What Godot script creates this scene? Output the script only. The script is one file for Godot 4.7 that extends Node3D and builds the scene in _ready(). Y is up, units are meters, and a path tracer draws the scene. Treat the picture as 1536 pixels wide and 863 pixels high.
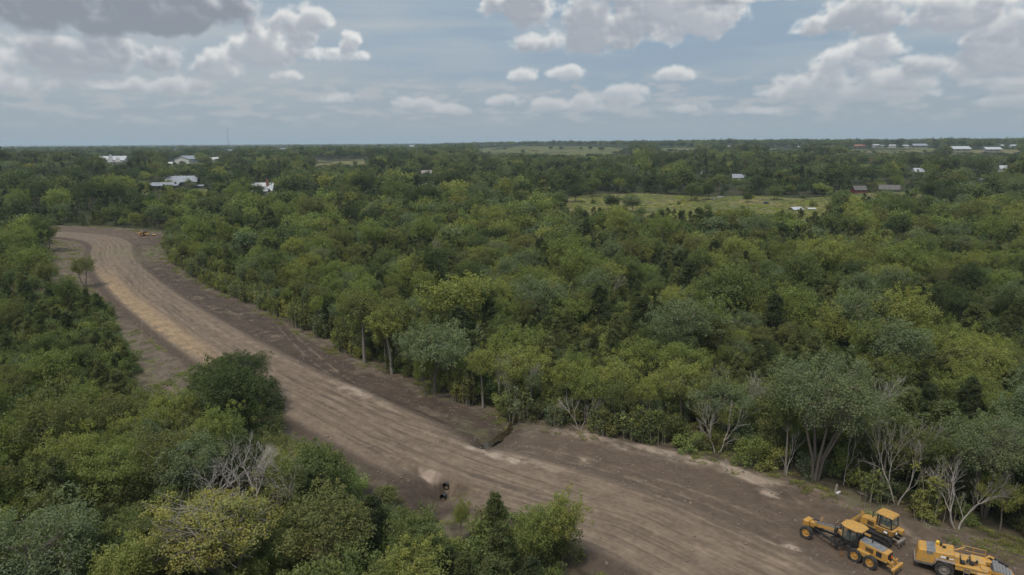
extends Node3D
# A graded dirt road winding through Texas brush country, seen from a drone.

const EYE := Vector3(0, 40, 0)
const FOCAL := 1024.0
var cam: Camera3D
var rng := RandomNumberGenerator.new()
var noise_a := FastNoiseLite.new()
var noise_b := FastNoiseLite.new()
var names := {}
var mats := {}
const EXPOSURE := 1.45

# ---------------------------------------------------------------- mesh builder
class MB:
	var v := PackedVector3Array()
	var n := PackedVector3Array()
	var c := PackedColorArray()
	var uv := PackedVector2Array()
	var ix := PackedInt32Array()
	var col := Color.WHITE
	func vert(p: Vector3, nn: Vector3, u := Vector2.ZERO) -> int:
		v.append(p); n.append(nn); c.append(col); uv.append(u)
		return v.size() - 1
	func tri(a: Vector3, b: Vector3, d: Vector3):
		var nn := (d - a).cross(b - a).normalized()
		var i := v.size()
		vert(a, nn); vert(b, nn); vert(d, nn)
		ix.append(i); ix.append(i + 1); ix.append(i + 2)
	func quad(a: Vector3, b: Vector3, d: Vector3, e: Vector3):
		var nn := (d - a).cross(b - a) + (e - a).cross(d - a)
		nn = nn.normalized()
		var i := v.size()
		vert(a, nn); vert(b, nn); vert(d, nn); vert(e, nn)
		for k in [0, 1, 2, 0, 2, 3]: ix.append(i + k)
	# chamfered box, clockwise front faces
	func box(at: Vector3, size: Vector3, bev := 0.02, turn := Basis()):
		var h := size * 0.5
		bev = minf(bev, minf(h.x, minf(h.y, h.z)) * 0.45)
		hull8([Vector3(-h.x, -h.y, -h.z), Vector3(h.x, -h.y, -h.z), Vector3(h.x, -h.y, h.z), Vector3(-h.x, -h.y, h.z),
			Vector3(-h.x, h.y, -h.z), Vector3(h.x, h.y, -h.z), Vector3(h.x, h.y, h.z), Vector3(-h.x, h.y, h.z)], at, turn, bev)
	# eight corners: four of the bottom, four of the top, in the same order; chamfered
	func hull8(p: Array, at := Vector3.ZERO, turn := Basis(), bev := 0.02):
		var faces := [[0, 1, 2, 3], [4, 7, 6, 5], [0, 4, 5, 1], [1, 5, 6, 2], [2, 6, 7, 3], [3, 7, 4, 0]]
		var q := []
		var cen := Vector3.ZERO
		for x in p: cen += x / 8.0
		var ins := {}
		for f in faces.size():
			var fc := Vector3.ZERO
			for k in faces[f]: fc += p[k] / 4.0
			for k in faces[f]:
				var to: Vector3 = fc - p[k]
				ins[f * 8 + k] = p[k] + to.normalized() * minf(bev * 1.5, to.length() * 0.4)
		for f in faces.size():
			var a := []
			for k in faces[f]: a.append(at + turn * ins[f * 8 + k])
			oquad(a[0], a[1], a[2], a[3], at + turn * cen)
		for f in faces.size():
			for g in range(f + 1, faces.size()):
				var sh := []
				for k in faces[f]:
					if faces[g].has(k): sh.append(k)
				if sh.size() == 2:
					oquad(at + turn * ins[f * 8 + sh[0]], at + turn * ins[f * 8 + sh[1]], at + turn * ins[g * 8 + sh[1]], at + turn * ins[g * 8 + sh[0]], at + turn * cen)
		for k in 8:
			var t := []
			for f in faces.size():
				if faces[f].has(k): t.append(at + turn * ins[f * 8 + k])
			otri(t[0], t[1], t[2], at + turn * cen)
	func oquad(a: Vector3, b: Vector3, d: Vector3, e: Vector3, cen: Vector3):
		var nn := (d - a).cross(b - a) + (e - a).cross(d - a)
		if nn.dot((a + b + d + e) * 0.25 - cen) >= 0.0: quad(a, b, d, e)
		else: quad(e, d, b, a)
	func otri(a: Vector3, b: Vector3, d: Vector3, cen: Vector3):
		if (d - a).cross(b - a).dot((a + b + d) / 3.0 - cen) >= 0.0: tri(a, b, d)
		else: tri(d, b, a)
	# smooth tube along points
	func tube(pts: Array, rad: Array, sides := 6, caps := true):
		var start := v.size()
		var side := Vector3.ZERO
		for i in pts.size():
			var d: Vector3 = (pts[mini(i + 1, pts.size() - 1)] - pts[maxi(i - 1, 0)]).normalized()
			if side == Vector3.ZERO:
				side = d.cross(Vector3.RIGHT if absf(d.x) < 0.8 else Vector3.UP).normalized()
			side = (side - d * side.dot(d)).normalized()
			var up := d.cross(side)
			for k in sides:
				var a := TAU * k / sides
				var nn := side * cos(a) + up * sin(a)
				vert(pts[i] + nn * rad[i], nn, Vector2(float(k) / sides, i))
		for i in pts.size() - 1:
			for k in sides:
				var a := start + i * sides + k
				var b := start + i * sides + (k + 1) % sides
				for j in [a, a + sides, b, b, a + sides, b + sides]: ix.append(j)
		if caps:
			for e in [0, pts.size() - 1]:
				if rad[e] < 0.03: continue
				var d2: Vector3 = (pts[1] - pts[0]).normalized() * -1.0 if e == 0 else (pts[-1] - pts[-2]).normalized()
				var m := vert(pts[e], d2)
				var f := v.size()
				for k in sides: vert(v[start + e * sides + k], d2)
				for k in sides:
					if e == 0: for j in [m, f + k, f + (k + 1) % sides]: ix.append(j)
					else: for j in [m, f + (k + 1) % sides, f + k]: ix.append(j)
	# revolve a profile of (radius, along) about an axis through at
	func lathe(at: Vector3, axis: Vector3, prof: Array, sides := 20):
		axis = axis.normalized()
		var s := axis.cross(Vector3.UP if absf(axis.y) < 0.8 else Vector3.RIGHT).normalized()
		var u := axis.cross(s)
		for i in prof.size() - 1:
			var p: Vector2 = prof[i]
			var q: Vector2 = prof[i + 1]
			var sl := Vector2(q.y - p.y, -(q.x - p.x)).normalized()
			var st := v.size()
			for k in sides + 1:
				var a := TAU * k / sides
				var r := s * cos(a) + u * sin(a)
				var nn := r * sl.x + axis * sl.y
				vert(at + r * p.x + axis * p.y, nn); vert(at + r * q.x + axis * q.y, nn)
			for k in sides:
				var b := st + k * 2
				for j in [b, b + 1, b + 2, b + 2, b + 1, b + 3]: ix.append(j)
	# flat polygon in the xy plane, pushed out along z from -half to half, then placed
	func prism(poly: PackedVector2Array, half: float, at := Vector3.ZERO, turn := Basis()):
		var t := Geometry2D.triangulate_polygon(poly)
		var mid := Vector2.ZERO
		for p in poly: mid += p / poly.size()
		for sgn in [-1.0, 1.0]:
			for i in range(0, t.size(), 3):
				var a := []
				for k in 3:
					var p2 := poly[t[i + k]]
					a.append(at + turn * Vector3(p2.x, p2.y, half * sgn))
				otri(a[0], a[1], a[2], a[0] - turn * Vector3(0, 0, sgn))
		var ccw := not Geometry2D.is_polygon_clockwise(poly)
		for i in poly.size():
			var p := poly[i]
			var q := poly[(i + 1) % poly.size()]
			var out := Vector2(q.y - p.y, p.x - q.x) * (1.0 if ccw else -1.0)
			var w := [at + turn * Vector3(p.x, p.y, -half), at + turn * Vector3(q.x, q.y, -half), at + turn * Vector3(q.x, q.y, half), at + turn * Vector3(p.x, p.y, half)]
			oquad(w[0], w[1], w[2], w[3], (w[0] + w[2]) * 0.5 - turn * Vector3(out.x, out.y, 0))
	# a folded, pointed leaf spray
	func leaf(p: Vector3, nn: Vector3, dir: Vector3, ln: float, wd: float, cc: Color):
		var sd := nn.cross(dir)
		var i := v.size()
		v.append(p - dir * (ln * 0.5)); v.append(p + sd * wd + nn * (wd * 0.35)); v.append(p + dir * (ln * 0.5)); v.append(p - sd * wd + nn * (wd * 0.35))
		var na := (nn + sd * -0.3).normalized()
		var nb := (nn + sd * 0.3).normalized()
		n.append(nn); n.append(na); n.append(nn); n.append(nb)
		for k in 4: c.append(cc)
		ix.append(i); ix.append(i + 1); ix.append(i + 2); ix.append(i); ix.append(i + 2); ix.append(i + 3)
	func mesh(m: Material, into: ArrayMesh = null) -> ArrayMesh:
		var am := into if into else ArrayMesh.new()
		var a := []
		a.resize(Mesh.ARRAY_MAX)
		a[Mesh.ARRAY_VERTEX] = v
		a[Mesh.ARRAY_NORMAL] = n
		a[Mesh.ARRAY_COLOR] = c
		if uv.size() == v.size(): a[Mesh.ARRAY_TEX_UV] = uv
		a[Mesh.ARRAY_INDEX] = ix
		am.add_surface_from_arrays(Mesh.PRIMITIVE_TRIANGLES, a)
		am.surface_set_material(am.get_surface_count() - 1, m)
		return am

# ---------------------------------------------------------------- scene helpers
func numbered(s: String) -> String:
	var k: int = names.get(s, 0)
	names[s] = k + 1
	return s if k == 0 else "%s_%03d" % [s, k]

func tag(o: Node, label: String, category := "", group := "", kind := ""):
	if label: o.set_meta("label", label)
	if category: o.set_meta("category", category)
	if group: o.set_meta("group", group)
	if kind: o.set_meta("kind", kind)

func thing(called: String, at: Vector3, turn: float, label: String, category: String, group := "") -> Node3D:
	var o := Node3D.new()
	o.name = numbered(called)
	add_child(o)
	o.position = at
	o.rotation.y = turn
	tag(o, label, category, group)
	return o

func part(called: String, b: MB, m: Material, parent: Node) -> MeshInstance3D:
	return piece(called, b.mesh(m), parent)

func piece(called: String, m: Mesh, parent: Node) -> MeshInstance3D:
	var o := MeshInstance3D.new()
	o.name = called
	o.mesh = m
	parent.add_child(o, true)
	return o

func structure(called: String, m: Mesh) -> MeshInstance3D:
	var o := piece(numbered(called), m, self)
	o.set_meta("kind", "structure")
	return o

func lin(r: float, g: float, b: float) -> Color:
	return Color(r, g, b).linear_to_srgb()

func mat(key: String, color: Color, rough := 0.8, metal := 0.0, use_vertex := false) -> StandardMaterial3D:
	if mats.has(key): return mats[key]
	var m := StandardMaterial3D.new()
	m.resource_name = key
	m.albedo_color = color
	m.roughness = rough
	m.metallic = metal
	m.vertex_color_use_as_albedo = use_vertex
	mats[key] = m
	return m

# grime and wear: a noise texture multiplied over a paint colour
func worn(key: String, color: Color, dust: Color, rough: float, metal := 0.0, scale := 0.6, lo := 0.35, hi := 0.75, bump := 0.0) -> StandardMaterial3D:
	if mats.has(key): return mats[key]
	var m := mat(key, Color.WHITE, rough, metal)
	var nz := FastNoiseLite.new()
	nz.seed = key.hash() % 1000
	nz.frequency = 0.012
	nz.fractal_octaves = 6
	var t := NoiseTexture2D.new()
	t.width = 256; t.height = 256; t.seamless = true
	t.noise = nz
	var g := Gradient.new()
	g.set_color(0, color); g.set_color(1, dust)
	g.set_offset(0, lo); g.set_offset(1, hi)
	t.color_ramp = g
	m.albedo_texture = t
	m.uv1_triplanar = true
	m.uv1_scale = Vector3.ONE * scale
	if bump > 0.0:
		m.heightmap_enabled = true
		m.heightmap_scale = bump
		m.heightmap_texture = t
	return m

# photograph pixel (1536 x 863) to a viewing direction
func ray(px: float, py: float) -> Vector3:
	return (cam.basis * Vector3(px - 768.0, 431.5 - py, -FOCAL)).normalized()

# where that direction meets the land
func land(px: float, py: float, up := 0.0) -> Vector3:
	var d := ray(px, py)
	var t := 20.0
	var p := EYE
	for i in 400:
		p = EYE + d * t
		var gap := p.y - (base_height(p.x, p.z) + up)
		if gap < 0.02: break
		t += maxf(gap * 0.7, 0.02)
		if t > 30000.0: break
	return p

func to_pixel(p: Vector3) -> Vector3:
	var q := cam.basis.inverse() * (p - EYE)
	if q.z > -0.1: return Vector3(-9999, -9999, -1)
	return Vector3(768.0 + q.x / -q.z * FOCAL, 431.5 - q.y / -q.z * FOCAL, -q.z)

func base_height(x: float, z: float) -> float:
	var d := sqrt(x * x + z * z)
	if d < 330.0: return 0.0
	var h := 11.0 * smoothstep(330.0, 1100.0, d)
	h += noise_a.get_noise_2d(x * 0.22, z * 0.22) * 7.0 * smoothstep(380.0, 900.0, d)
	if d > 1100.0:
		var side := smoothstep(-0.16, 0.02, x / maxf(1.0, -z)) if z < 0.0 else 0.0
		h += 13.0 * smoothstep(1100.0, 2300.0, d) * side + noise_a.get_noise_2d(x * 0.05 + 500.0, z * 0.05) * 7.0 * smoothstep(1500.0, 3500.0, d)
	return h

# ---------------------------------------------------------------- sky
var blobs := []
func cloud(px: float, py: float, w: float, h: float, dark := 0.0, solid := 1.0):
	var d := ray(px, py)
	blobs.append([rad_to_deg(atan2(d.x, -d.z)), rad_to_deg(asin(d.y)), w / 17.9, h / 17.9, dark, solid])

func sky_strip(w: int, e0: float, e1: float) -> Image:
	var step := 360.0 / w
	var h := int(round((e1 - e0) / step))
	var den := PackedFloat32Array(); den.resize(w * h); den.fill(-9.0)
	var drk := PackedFloat32Array(); drk.resize(w * h)
	for b in blobs:
		var y0 := maxi(0, int((e1 - b[1] - b[3] * 1.7) / step))
		var y1 := mini(h - 1, int((e1 - b[1] + b[3] * 1.7) / step))
		var x0 := int(floor((b[0] - b[2] * 1.7) / step))
		var x1 := int((b[0] + b[2] * 1.7) / step)
		for y in range(y0, y1 + 1):
			var el := e1 - (y + 0.5) * step
			var dy: float = (el - b[1]) / b[3]
			if dy < 0.0: dy *= 1.75
			for x in range(x0, x1 + 1):
				var az := (x + 0.5) * step
				var dx: float = (az - b[0]) / b[2]
				var q: float = (1.0 - dx * dx - dy * dy) * b[5] + (b[5] - 1.0) * 0.6
				var k := y * w + posmod(x, w)
				if q > den[k]:
					den[k] = q
				if q > -1.2:
					drk[k] = maxf(drk[k], b[4] * clampf(q + 0.9, 0.0, 1.0))
	var bil := FastNoiseLite.new()
	bil.noise_type = FastNoiseLite.TYPE_CELLULAR
	bil.cellular_return_type = FastNoiseLite.RETURN_DISTANCE
	bil.frequency = 0.6; bil.fractal_octaves = 3; bil.fractal_gain = 0.45; bil.fractal_lacunarity = 2.1; bil.seed = 5
	var per := FastNoiseLite.new()
	per.noise_type = FastNoiseLite.TYPE_PERLIN
	per.frequency = 0.42; per.fractal_octaves = 7; per.fractal_gain = 0.55; per.seed = 9
	var sft := FastNoiseLite.new()
	sft.noise_type = FastNoiseLite.TYPE_PERLIN
	sft.frequency = 0.2; sft.fractal_octaves = 3; sft.seed = 19
	var soft := PackedFloat32Array(); soft.resize(w * h); soft.fill(-1.0)
	var pl := FastNoiseLite.new()
	pl.noise_type = FastNoiseLite.TYPE_PERLIN
	pl.frequency = 0.42; pl.fractal_octaves = 3; pl.fractal_gain = 0.62; pl.seed = 9
	for k in w * h:
		var q := den[k]
		if q < -2.0:
			den[k] = -1.0
			continue
		var az := wrapf((k % w + 0.5) * step, -180.0, 180.0)
		var el := e1 - (k / w + 0.5) * step
		var pn := per.get_noise_2d(az, el * 1.25)
		var bn := bil.get_noise_2d(az + pn * 0.8, el * 1.15 + pn * 0.5)
		var base := clampf(q, -1.6, 1.0) * 0.55 - 0.42 + sft.get_noise_2d(az * 1.5, el * 2.0) * 0.35
		den[k] = base - bn * 0.62 + pn * 0.95
		soft[k] = base + 0.28 + pl.get_noise_2d(az, el * 1.25) * 0.95
	var out := PackedByteArray(); out.resize(w * h * 3)
	var low := Vector3(155, 167, 176)
	var blue := Vector3(146, 166, 184)
	var hazy := Vector3(174, 183, 190)
	var st := maxi(1, int(round(0.09 / step)))
	for y in h:
		var el := e1 - (y + 0.5) * step
		var up := smoothstep(0.0, 8.0, el)
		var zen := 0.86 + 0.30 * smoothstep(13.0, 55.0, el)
		for x in w:
			var az := wrapf((x + 0.5) * step, -180.0, 180.0)
			var k := y * w + x
			var veil := sft.get_noise_2d(az * 0.35 + 40.0, el * 3.2) * 0.75 + per.get_noise_2d(az * 0.045, el * 0.2 + 90.0) * 1.1 + 0.50 + per.get_noise_2d(az * 0.22, el * 2.6 + 30.0) * 0.45
			veil = clampf(veil - 0.011 * clampf(az, -36.0, 36.0), 0.0, 1.0)
			var col := low.lerp(blue.lerp(hazy, veil), up)
			# faint far cumulus in the haze low down
			if el < 6.0:
				var fl := per.get_noise_2d(az * 0.9 + 11.0, el * 3.4) - bil.get_noise_2d(az * 1.3, el * 4.0) * 0.35 - 0.16 + 0.1 * sft.get_noise_2d(az, 5.0)
				col = col.lerp(Vector3(180, 184, 188), smoothstep(-0.05, 0.3, fl) * 0.75 * smoothstep(0.8, 2.2, el) * smoothstep(6.0, 4.0, el))
			var d := den[k]
			if d > -0.28:
				var a := smoothstep(-0.28, 0.17, d)
				a = a * 0.97
				var acc := 0.0
				for i in range(1, 13):
					var yy := y - i * st
					if yy < 0: break
					var q2 := soft[yy * w + posmod(x + i * st / 3, w)]
					if q2 > -0.05: acc += minf(q2 + 0.05, 0.35)
				var dk := clampf(drk[k], 0.0, 1.0)
				var lit := exp(-acc * (0.46 + dk * 0.75))
				var relief := clampf((minf(d, 0.5) - minf(0.5, den[maxi(y - st * 2, 0) * w + posmod(x + st, w)])) * 1.3, -0.25, 0.4) * 0.75 + clampf((minf(d, 0.5) - minf(0.5, den[maxi(y - st * 4, 0) * w + posmod(x + st * 2, w)])) * 0.9, -0.25, 0.4) * 0.6
				lit = clampf(lit * 0.92 + relief * 0.7 + pow(1.0 - a, 2.0) * 0.15, 0.0, 1.0)
				var shade := Vector3(170, 176, 185).lerp(Vector3(136, 143, 153), dk)
				var cl := shade.lerp(Vector3(229, 229, 227).lerp(Vector3(188, 192, 198), dk), lit)
				var far := smoothstep(8.0, 1.0, el) * 0.6
				cl = cl.lerp(Vector3(176, 180, 186), far)
				col = col.lerp(cl, a * (1.0 - far * 0.5))
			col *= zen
			out[k * 3] = int(clampf(col.x, 0, 255)); out[k * 3 + 1] = int(clampf(col.y, 0, 255)); out[k * 3 + 2] = int(clampf(col.z, 0, 255))
	return Image.create_from_data(w, h, false, Image.FORMAT_RGB8, out)

func make_sky() -> Image:
	for b in [[150, 4, 165, 58, 0.95, 1.4], [275, 24, 52, 40, 0.65, 1.15], [60, 12, 90, 44, 0.8, 1.15], [60, 92, 75, 32, 0.25, 1.0], [165, 88, 95, 28, 0.4, 0.95], [20, 120, 80, 22, 0.2, 0.85], [180, 130, 30, 9, 0.0, 0.9], [250, 130, 70, 16, 0.2, 0.75],
			[330, 102, 42, 24, 0.0, 1.1], [395, 76, 48, 34, 0.1, 1.15], [432, 50, 36, 34, 0.1, 1.1], [470, 30, 26, 22, 0.15, 1.1], [505, 86, 40, 14, 0.0, 1.0], [524, 66, 15, 18, 0.0, 1.0], [430, 116, 20, 9, 0.0, 0.9], [300, 128, 40, 12, 0.1, 0.8],
			[965, 22, 105, 62, 0.05, 1.3], [905, 50, 62, 40, 0.25, 1.2], [1060, 25, 48, 42, 0.0, 1.2], [850, 62, 28, 26, 0.1, 1.0], [785, 12, 52, 48, 0.3, 0.95], [800, 66, 30, 18, 0.3, 0.85],
			[783, 115, 22, 13, 0.0, 1.0], [850, 112, 30, 13, 0.0, 1.0], [1014, 114, 31, 14, 0.0, 1.15], [925, 154, 46, 24, 0.0, 1.0], [880, 156, 22, 16, 0.0, 0.9], [820, 160, 34, 12, 0.0, 0.85], [768, 154, 34, 10, 0.0, 0.8], [620, 158, 34, 10, 0.0, 0.8], [670, 166, 40, 7, 0.0, 0.7], [500, 150, 40, 8, 0.0, 0.7],
			[1300, 22, 46, 42, 0.25, 1.05], [1325, 8, 34, 22, 0.1, 1.0], [1238, 42, 44, 14, 0.2, 0.8], [1315, 74, 34, 20, 0.0, 1.1], [1262, 108, 52, 32, 0.0, 1.15], [1212, 134, 58, 22, 0.0, 1.1], [1345, 122, 48, 26, 0.0, 1.1], [1290, 142, 80, 16, 0.1, 1.0], [1410, 104, 36, 20, 0.3, 0.8],
			[1450, 22, 58, 30, 0.1, 1.15], [1535, 70, 66, 54, 0.1, 1.25], [1520, 128, 46, 14, 0.1, 0.9], [1515, 152, 34, 8, 0.0, 0.85], [1020, 164, 40, 8, 0.0, 0.75], [1120, 168, 46, 6, 0.0, 0.7], [1060, 160, 12, 7, 0.0, 0.8], [1180, -4, 100, 8, 0.5, 0.8]]:
		cloud(b[0], b[1], b[2], b[3], b[4], b[5])
	var r := RandomNumberGenerator.new()
	r.seed = 77
	for i in 150:
		var az := r.randf_range(-180, 180)
		var el := r.randf_range(3.0, 70.0)
		if absf(az) < 40.0 and el < 15.0: continue
		var s := r.randf_range(1.2, 3.6) * (1.0 + el / 30.0)
		for j in 3:
			blobs.append([az + r.randf_range(-1.4, 1.4) * s, el + r.randf_range(-0.25, 0.3) * s, s * r.randf_range(0.7, 1.3), s * r.randf_range(0.35, 0.6), r.randf_range(0.0, 0.7), 1.1])
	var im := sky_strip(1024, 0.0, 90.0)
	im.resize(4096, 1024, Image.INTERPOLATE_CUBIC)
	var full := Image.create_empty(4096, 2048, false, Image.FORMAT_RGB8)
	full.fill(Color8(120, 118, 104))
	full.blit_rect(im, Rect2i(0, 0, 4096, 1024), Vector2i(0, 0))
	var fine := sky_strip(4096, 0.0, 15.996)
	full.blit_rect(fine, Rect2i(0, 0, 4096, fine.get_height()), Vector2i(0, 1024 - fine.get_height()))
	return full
func stage(s: String):
	print("%6.2f %s" % [Time.get_ticks_msec() / 1000.0, s])

func setup():
	noise_a.seed = 3; noise_a.frequency = 0.012; noise_a.fractal_octaves = 3
	noise_b.seed = 8; noise_b.frequency = 0.06; noise_b.fractal_octaves = 4
	cam = Camera3D.new()
	cam.name = "camera"
	cam.position = EYE
	cam.rotation = Vector3(deg_to_rad(-12.0), 0, deg_to_rad(-0.34))
	cam.fov = rad_to_deg(2.0 * atan(431.5 / FOCAL))
	cam.near = 0.5
	cam.far = 80000.0
	add_child(cam)
	cam.current = true
	var env := Environment.new()
	env.tonemap_mode = Environment.TONE_MAPPER_LINEAR
	env.tonemap_exposure = EXPOSURE
	env.background_mode = Environment.BG_SKY
	var sky := Sky.new()
	var pano := PanoramaSkyMaterial.new()
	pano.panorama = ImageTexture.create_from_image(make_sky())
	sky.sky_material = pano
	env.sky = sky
	env.background_energy_multiplier = 1.0
	env.fog_enabled = true
	env.fog_density = 0.00009
	env.fog_light_color = Color(0.80, 0.87, 0.92)
	env.sdfgi_enabled = true
	env.ssao_enabled = true
	env.ssil_enabled = true
	var we := WorldEnvironment.new()
	we.name = "environment"
	we.environment = env
	add_child(we)
	var sun := DirectionalLight3D.new()
	sun.name = "sun"
	sun.light_energy = 0.5
	sun.light_color = Color(1.0, 0.96, 0.9)
	sun.light_angular_distance = 12.0
	sun.shadow_enabled = true
	sun.rotation = Vector3(deg_to_rad(-62.0), deg_to_rad(-35.0), 0)
	add_child(sun)

# ---------------------------------------------------------------- road clearing
# centreline of the graded lane (x, z) with the reach of the clearing to its left and right
const PATH := [[-240, -316, 14, 24], [-206, -309, 15, 27], [-180, -295, 18, 27], [-163, -276, 19, 23], [-150, -254, 19, 18.5], [-132.7, -226, 15, 17], [-101.5, -183.6, 10.5, 17], [-67.6, -142.6, 15.5, 18.5], [-43.8, -116, 15, 16.5], [-20, -92, 10.5, 15.5], [-6, -79.6, 9.5, 17], [6, -71.3, 9, 19], [14.6, -64.4, 8.5, 20.5], [21, -58, 9, 22], [32, -46, 10, 23], [45, -33, 10, 23], [60, -18, 10, 23]]
const T0 := -29.0
const T1 := 29.0
var path_p := PackedVector2Array()
var path_n := PackedVector2Array()
var path_w := PackedVector2Array()
var path_k := PackedFloat32Array()   # position in PATH, for placing things along it
const DS := 0.6
var S_END := 0.0

func make_path():
	var raw := []
	for i in PATH.size() - 1:
		for j in 24:
			var f := j / 24.0
			var g := func(c: int) -> float: return cubic_interpolate(PATH[i][c], PATH[i + 1][c], PATH[maxi(i - 1, 0)][c], PATH[mini(i + 2, PATH.size() - 1)][c], f)
			raw.append([Vector2(g.call(0), g.call(1)), Vector2(g.call(2), g.call(3)), i + f])
	# even spacing
	var acc := 0.0
	path_p.append(raw[0][0]); path_w.append(raw[0][1]); path_k.append(0.0)
	for i in raw.size() - 1:
		var a: Vector2 = raw[i][0]
		var b: Vector2 = raw[i + 1][0]
		var l := a.distance_to(b)
		var d := DS - acc
		while d <= l:
			var f := d / l
			path_p.append(a.lerp(b, f)); path_w.append(raw[i][1].lerp(raw[i + 1][1], f)); path_k.append(lerpf(raw[i][2], raw[i + 1][2], f))
			d += DS
		acc = fmod(acc + l, DS)
	for i in path_p.size():
		var dd := (path_p[mini(i + 3, path_p.size() - 1)] - path_p[maxi(i - 3, 0)]).normalized()
		path_n.append(Vector2(dd.y, -dd.x))   # to the right of travel towards the camera: away from it
	S_END = (path_p.size() - 1) * DS

# nearest place on the lane: (index, sideways)
func on_path(x: float, z: float) -> Vector2:
	var p := Vector2(x, z)
	var best := 1e12
	var bi := 0
	for i in range(0, path_p.size(), 12):
		var d := p.distance_squared_to(path_p[i])
		if d < best: best = d; bi = i
	for i in range(maxi(0, bi - 12), mini(path_p.size(), bi + 13)):
		var d := p.distance_squared_to(path_p[i])
		if d < best: best = d; bi = i
	return Vector2(bi, (p - path_p[bi]).dot(path_n[bi]))

func ripple(i: float, t: float) -> float:
	return noise_b.get_noise_2d(i * 0.25, t * 22.0)

# height of the clearing over the land: crown of the lane, wheel ruts, windrow, creek
func clearing_height(i: int, t: float) -> float:
	var k := path_k[i]
	var w := path_w[i]
	var y := 0.06
	y += 0.45 * smoothstep(9.5, 5.5, absf(t + 0.5))
	y += noise_b.get_noise_2d(i * 0.9, t * 4.0) * 0.09
	if absf(t) < 8.0: y += ripple(i, t) * 0.035
	# windrow at the edge of the woods
	y += 0.28 * exp(-pow((t - w.y + 1.6) / 1.0, 2.0)) * (0.6 + noise_b.get_noise_2d(i * 1.5, 7.0))
	y += 0.15 * exp(-pow((t + w.x - 0.8) / 0.8, 2.0))
	# side ditch of the dark soil on the right, past the bend
	y -= 0.5 * exp(-pow((t - 9.5) / 1.6, 2.0)) * smoothstep(7.4, 8.2, k) * smoothstep(10.3, 9.8, k)
	# creek that crosses under the lane
	var cx := creek(t) - k
	if absf(cx) < 1.3:
		var deep := 0.0
		if t > 0.0: deep = 1.35 * smoothstep(3.6, 6.5, t)
		else: deep = 2.4 * smoothstep(-4.0, -5.2, t)
		var wide := 0.095 if t > 0.0 else 0.12
		var v := 0.62 * exp(-pow(cx / wide, 2.0)) + 0.38 * exp(-pow(cx / (wide * 3.6), 2.0))
		# the upstream bank falls gently from the left
		if t > 0.0 and cx > 0.0: v = maxf(v, 0.55 * exp(-pow(cx / 0.42, 2.0)))
		y -= deep * v * (1.0 + noise_b.get_noise_2d(i * 2.0, t * 3.0) * 0.25)
	# settle onto the land at the rims
	var rim := smoothstep(28.9, 26.0, absf(t)) * smoothstep(0.0, 20.0, i) * smoothstep(0.0, 20.0, path_p.size() - 1 - i)
	return lerpf(0.02, y, rim)

func creek(t: float) -> float:
	if t > 0.0: return 9.95 - 0.019 * t + 0.025 * sin(t * 0.6)
	return 10.02 - 0.01 * t

func ground_height(x: float, z: float) -> float:
	var y := base_height(x, z)
	if x < -275 or x > 75 or z > -10 or z < -405: return y
	var q := on_path(x, z)
	if absf(q.y) > 29.0 or q.x < 1 or q.x > path_p.size() - 2: return y
	return y + clearing_height(int(q.x), q.y)

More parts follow.
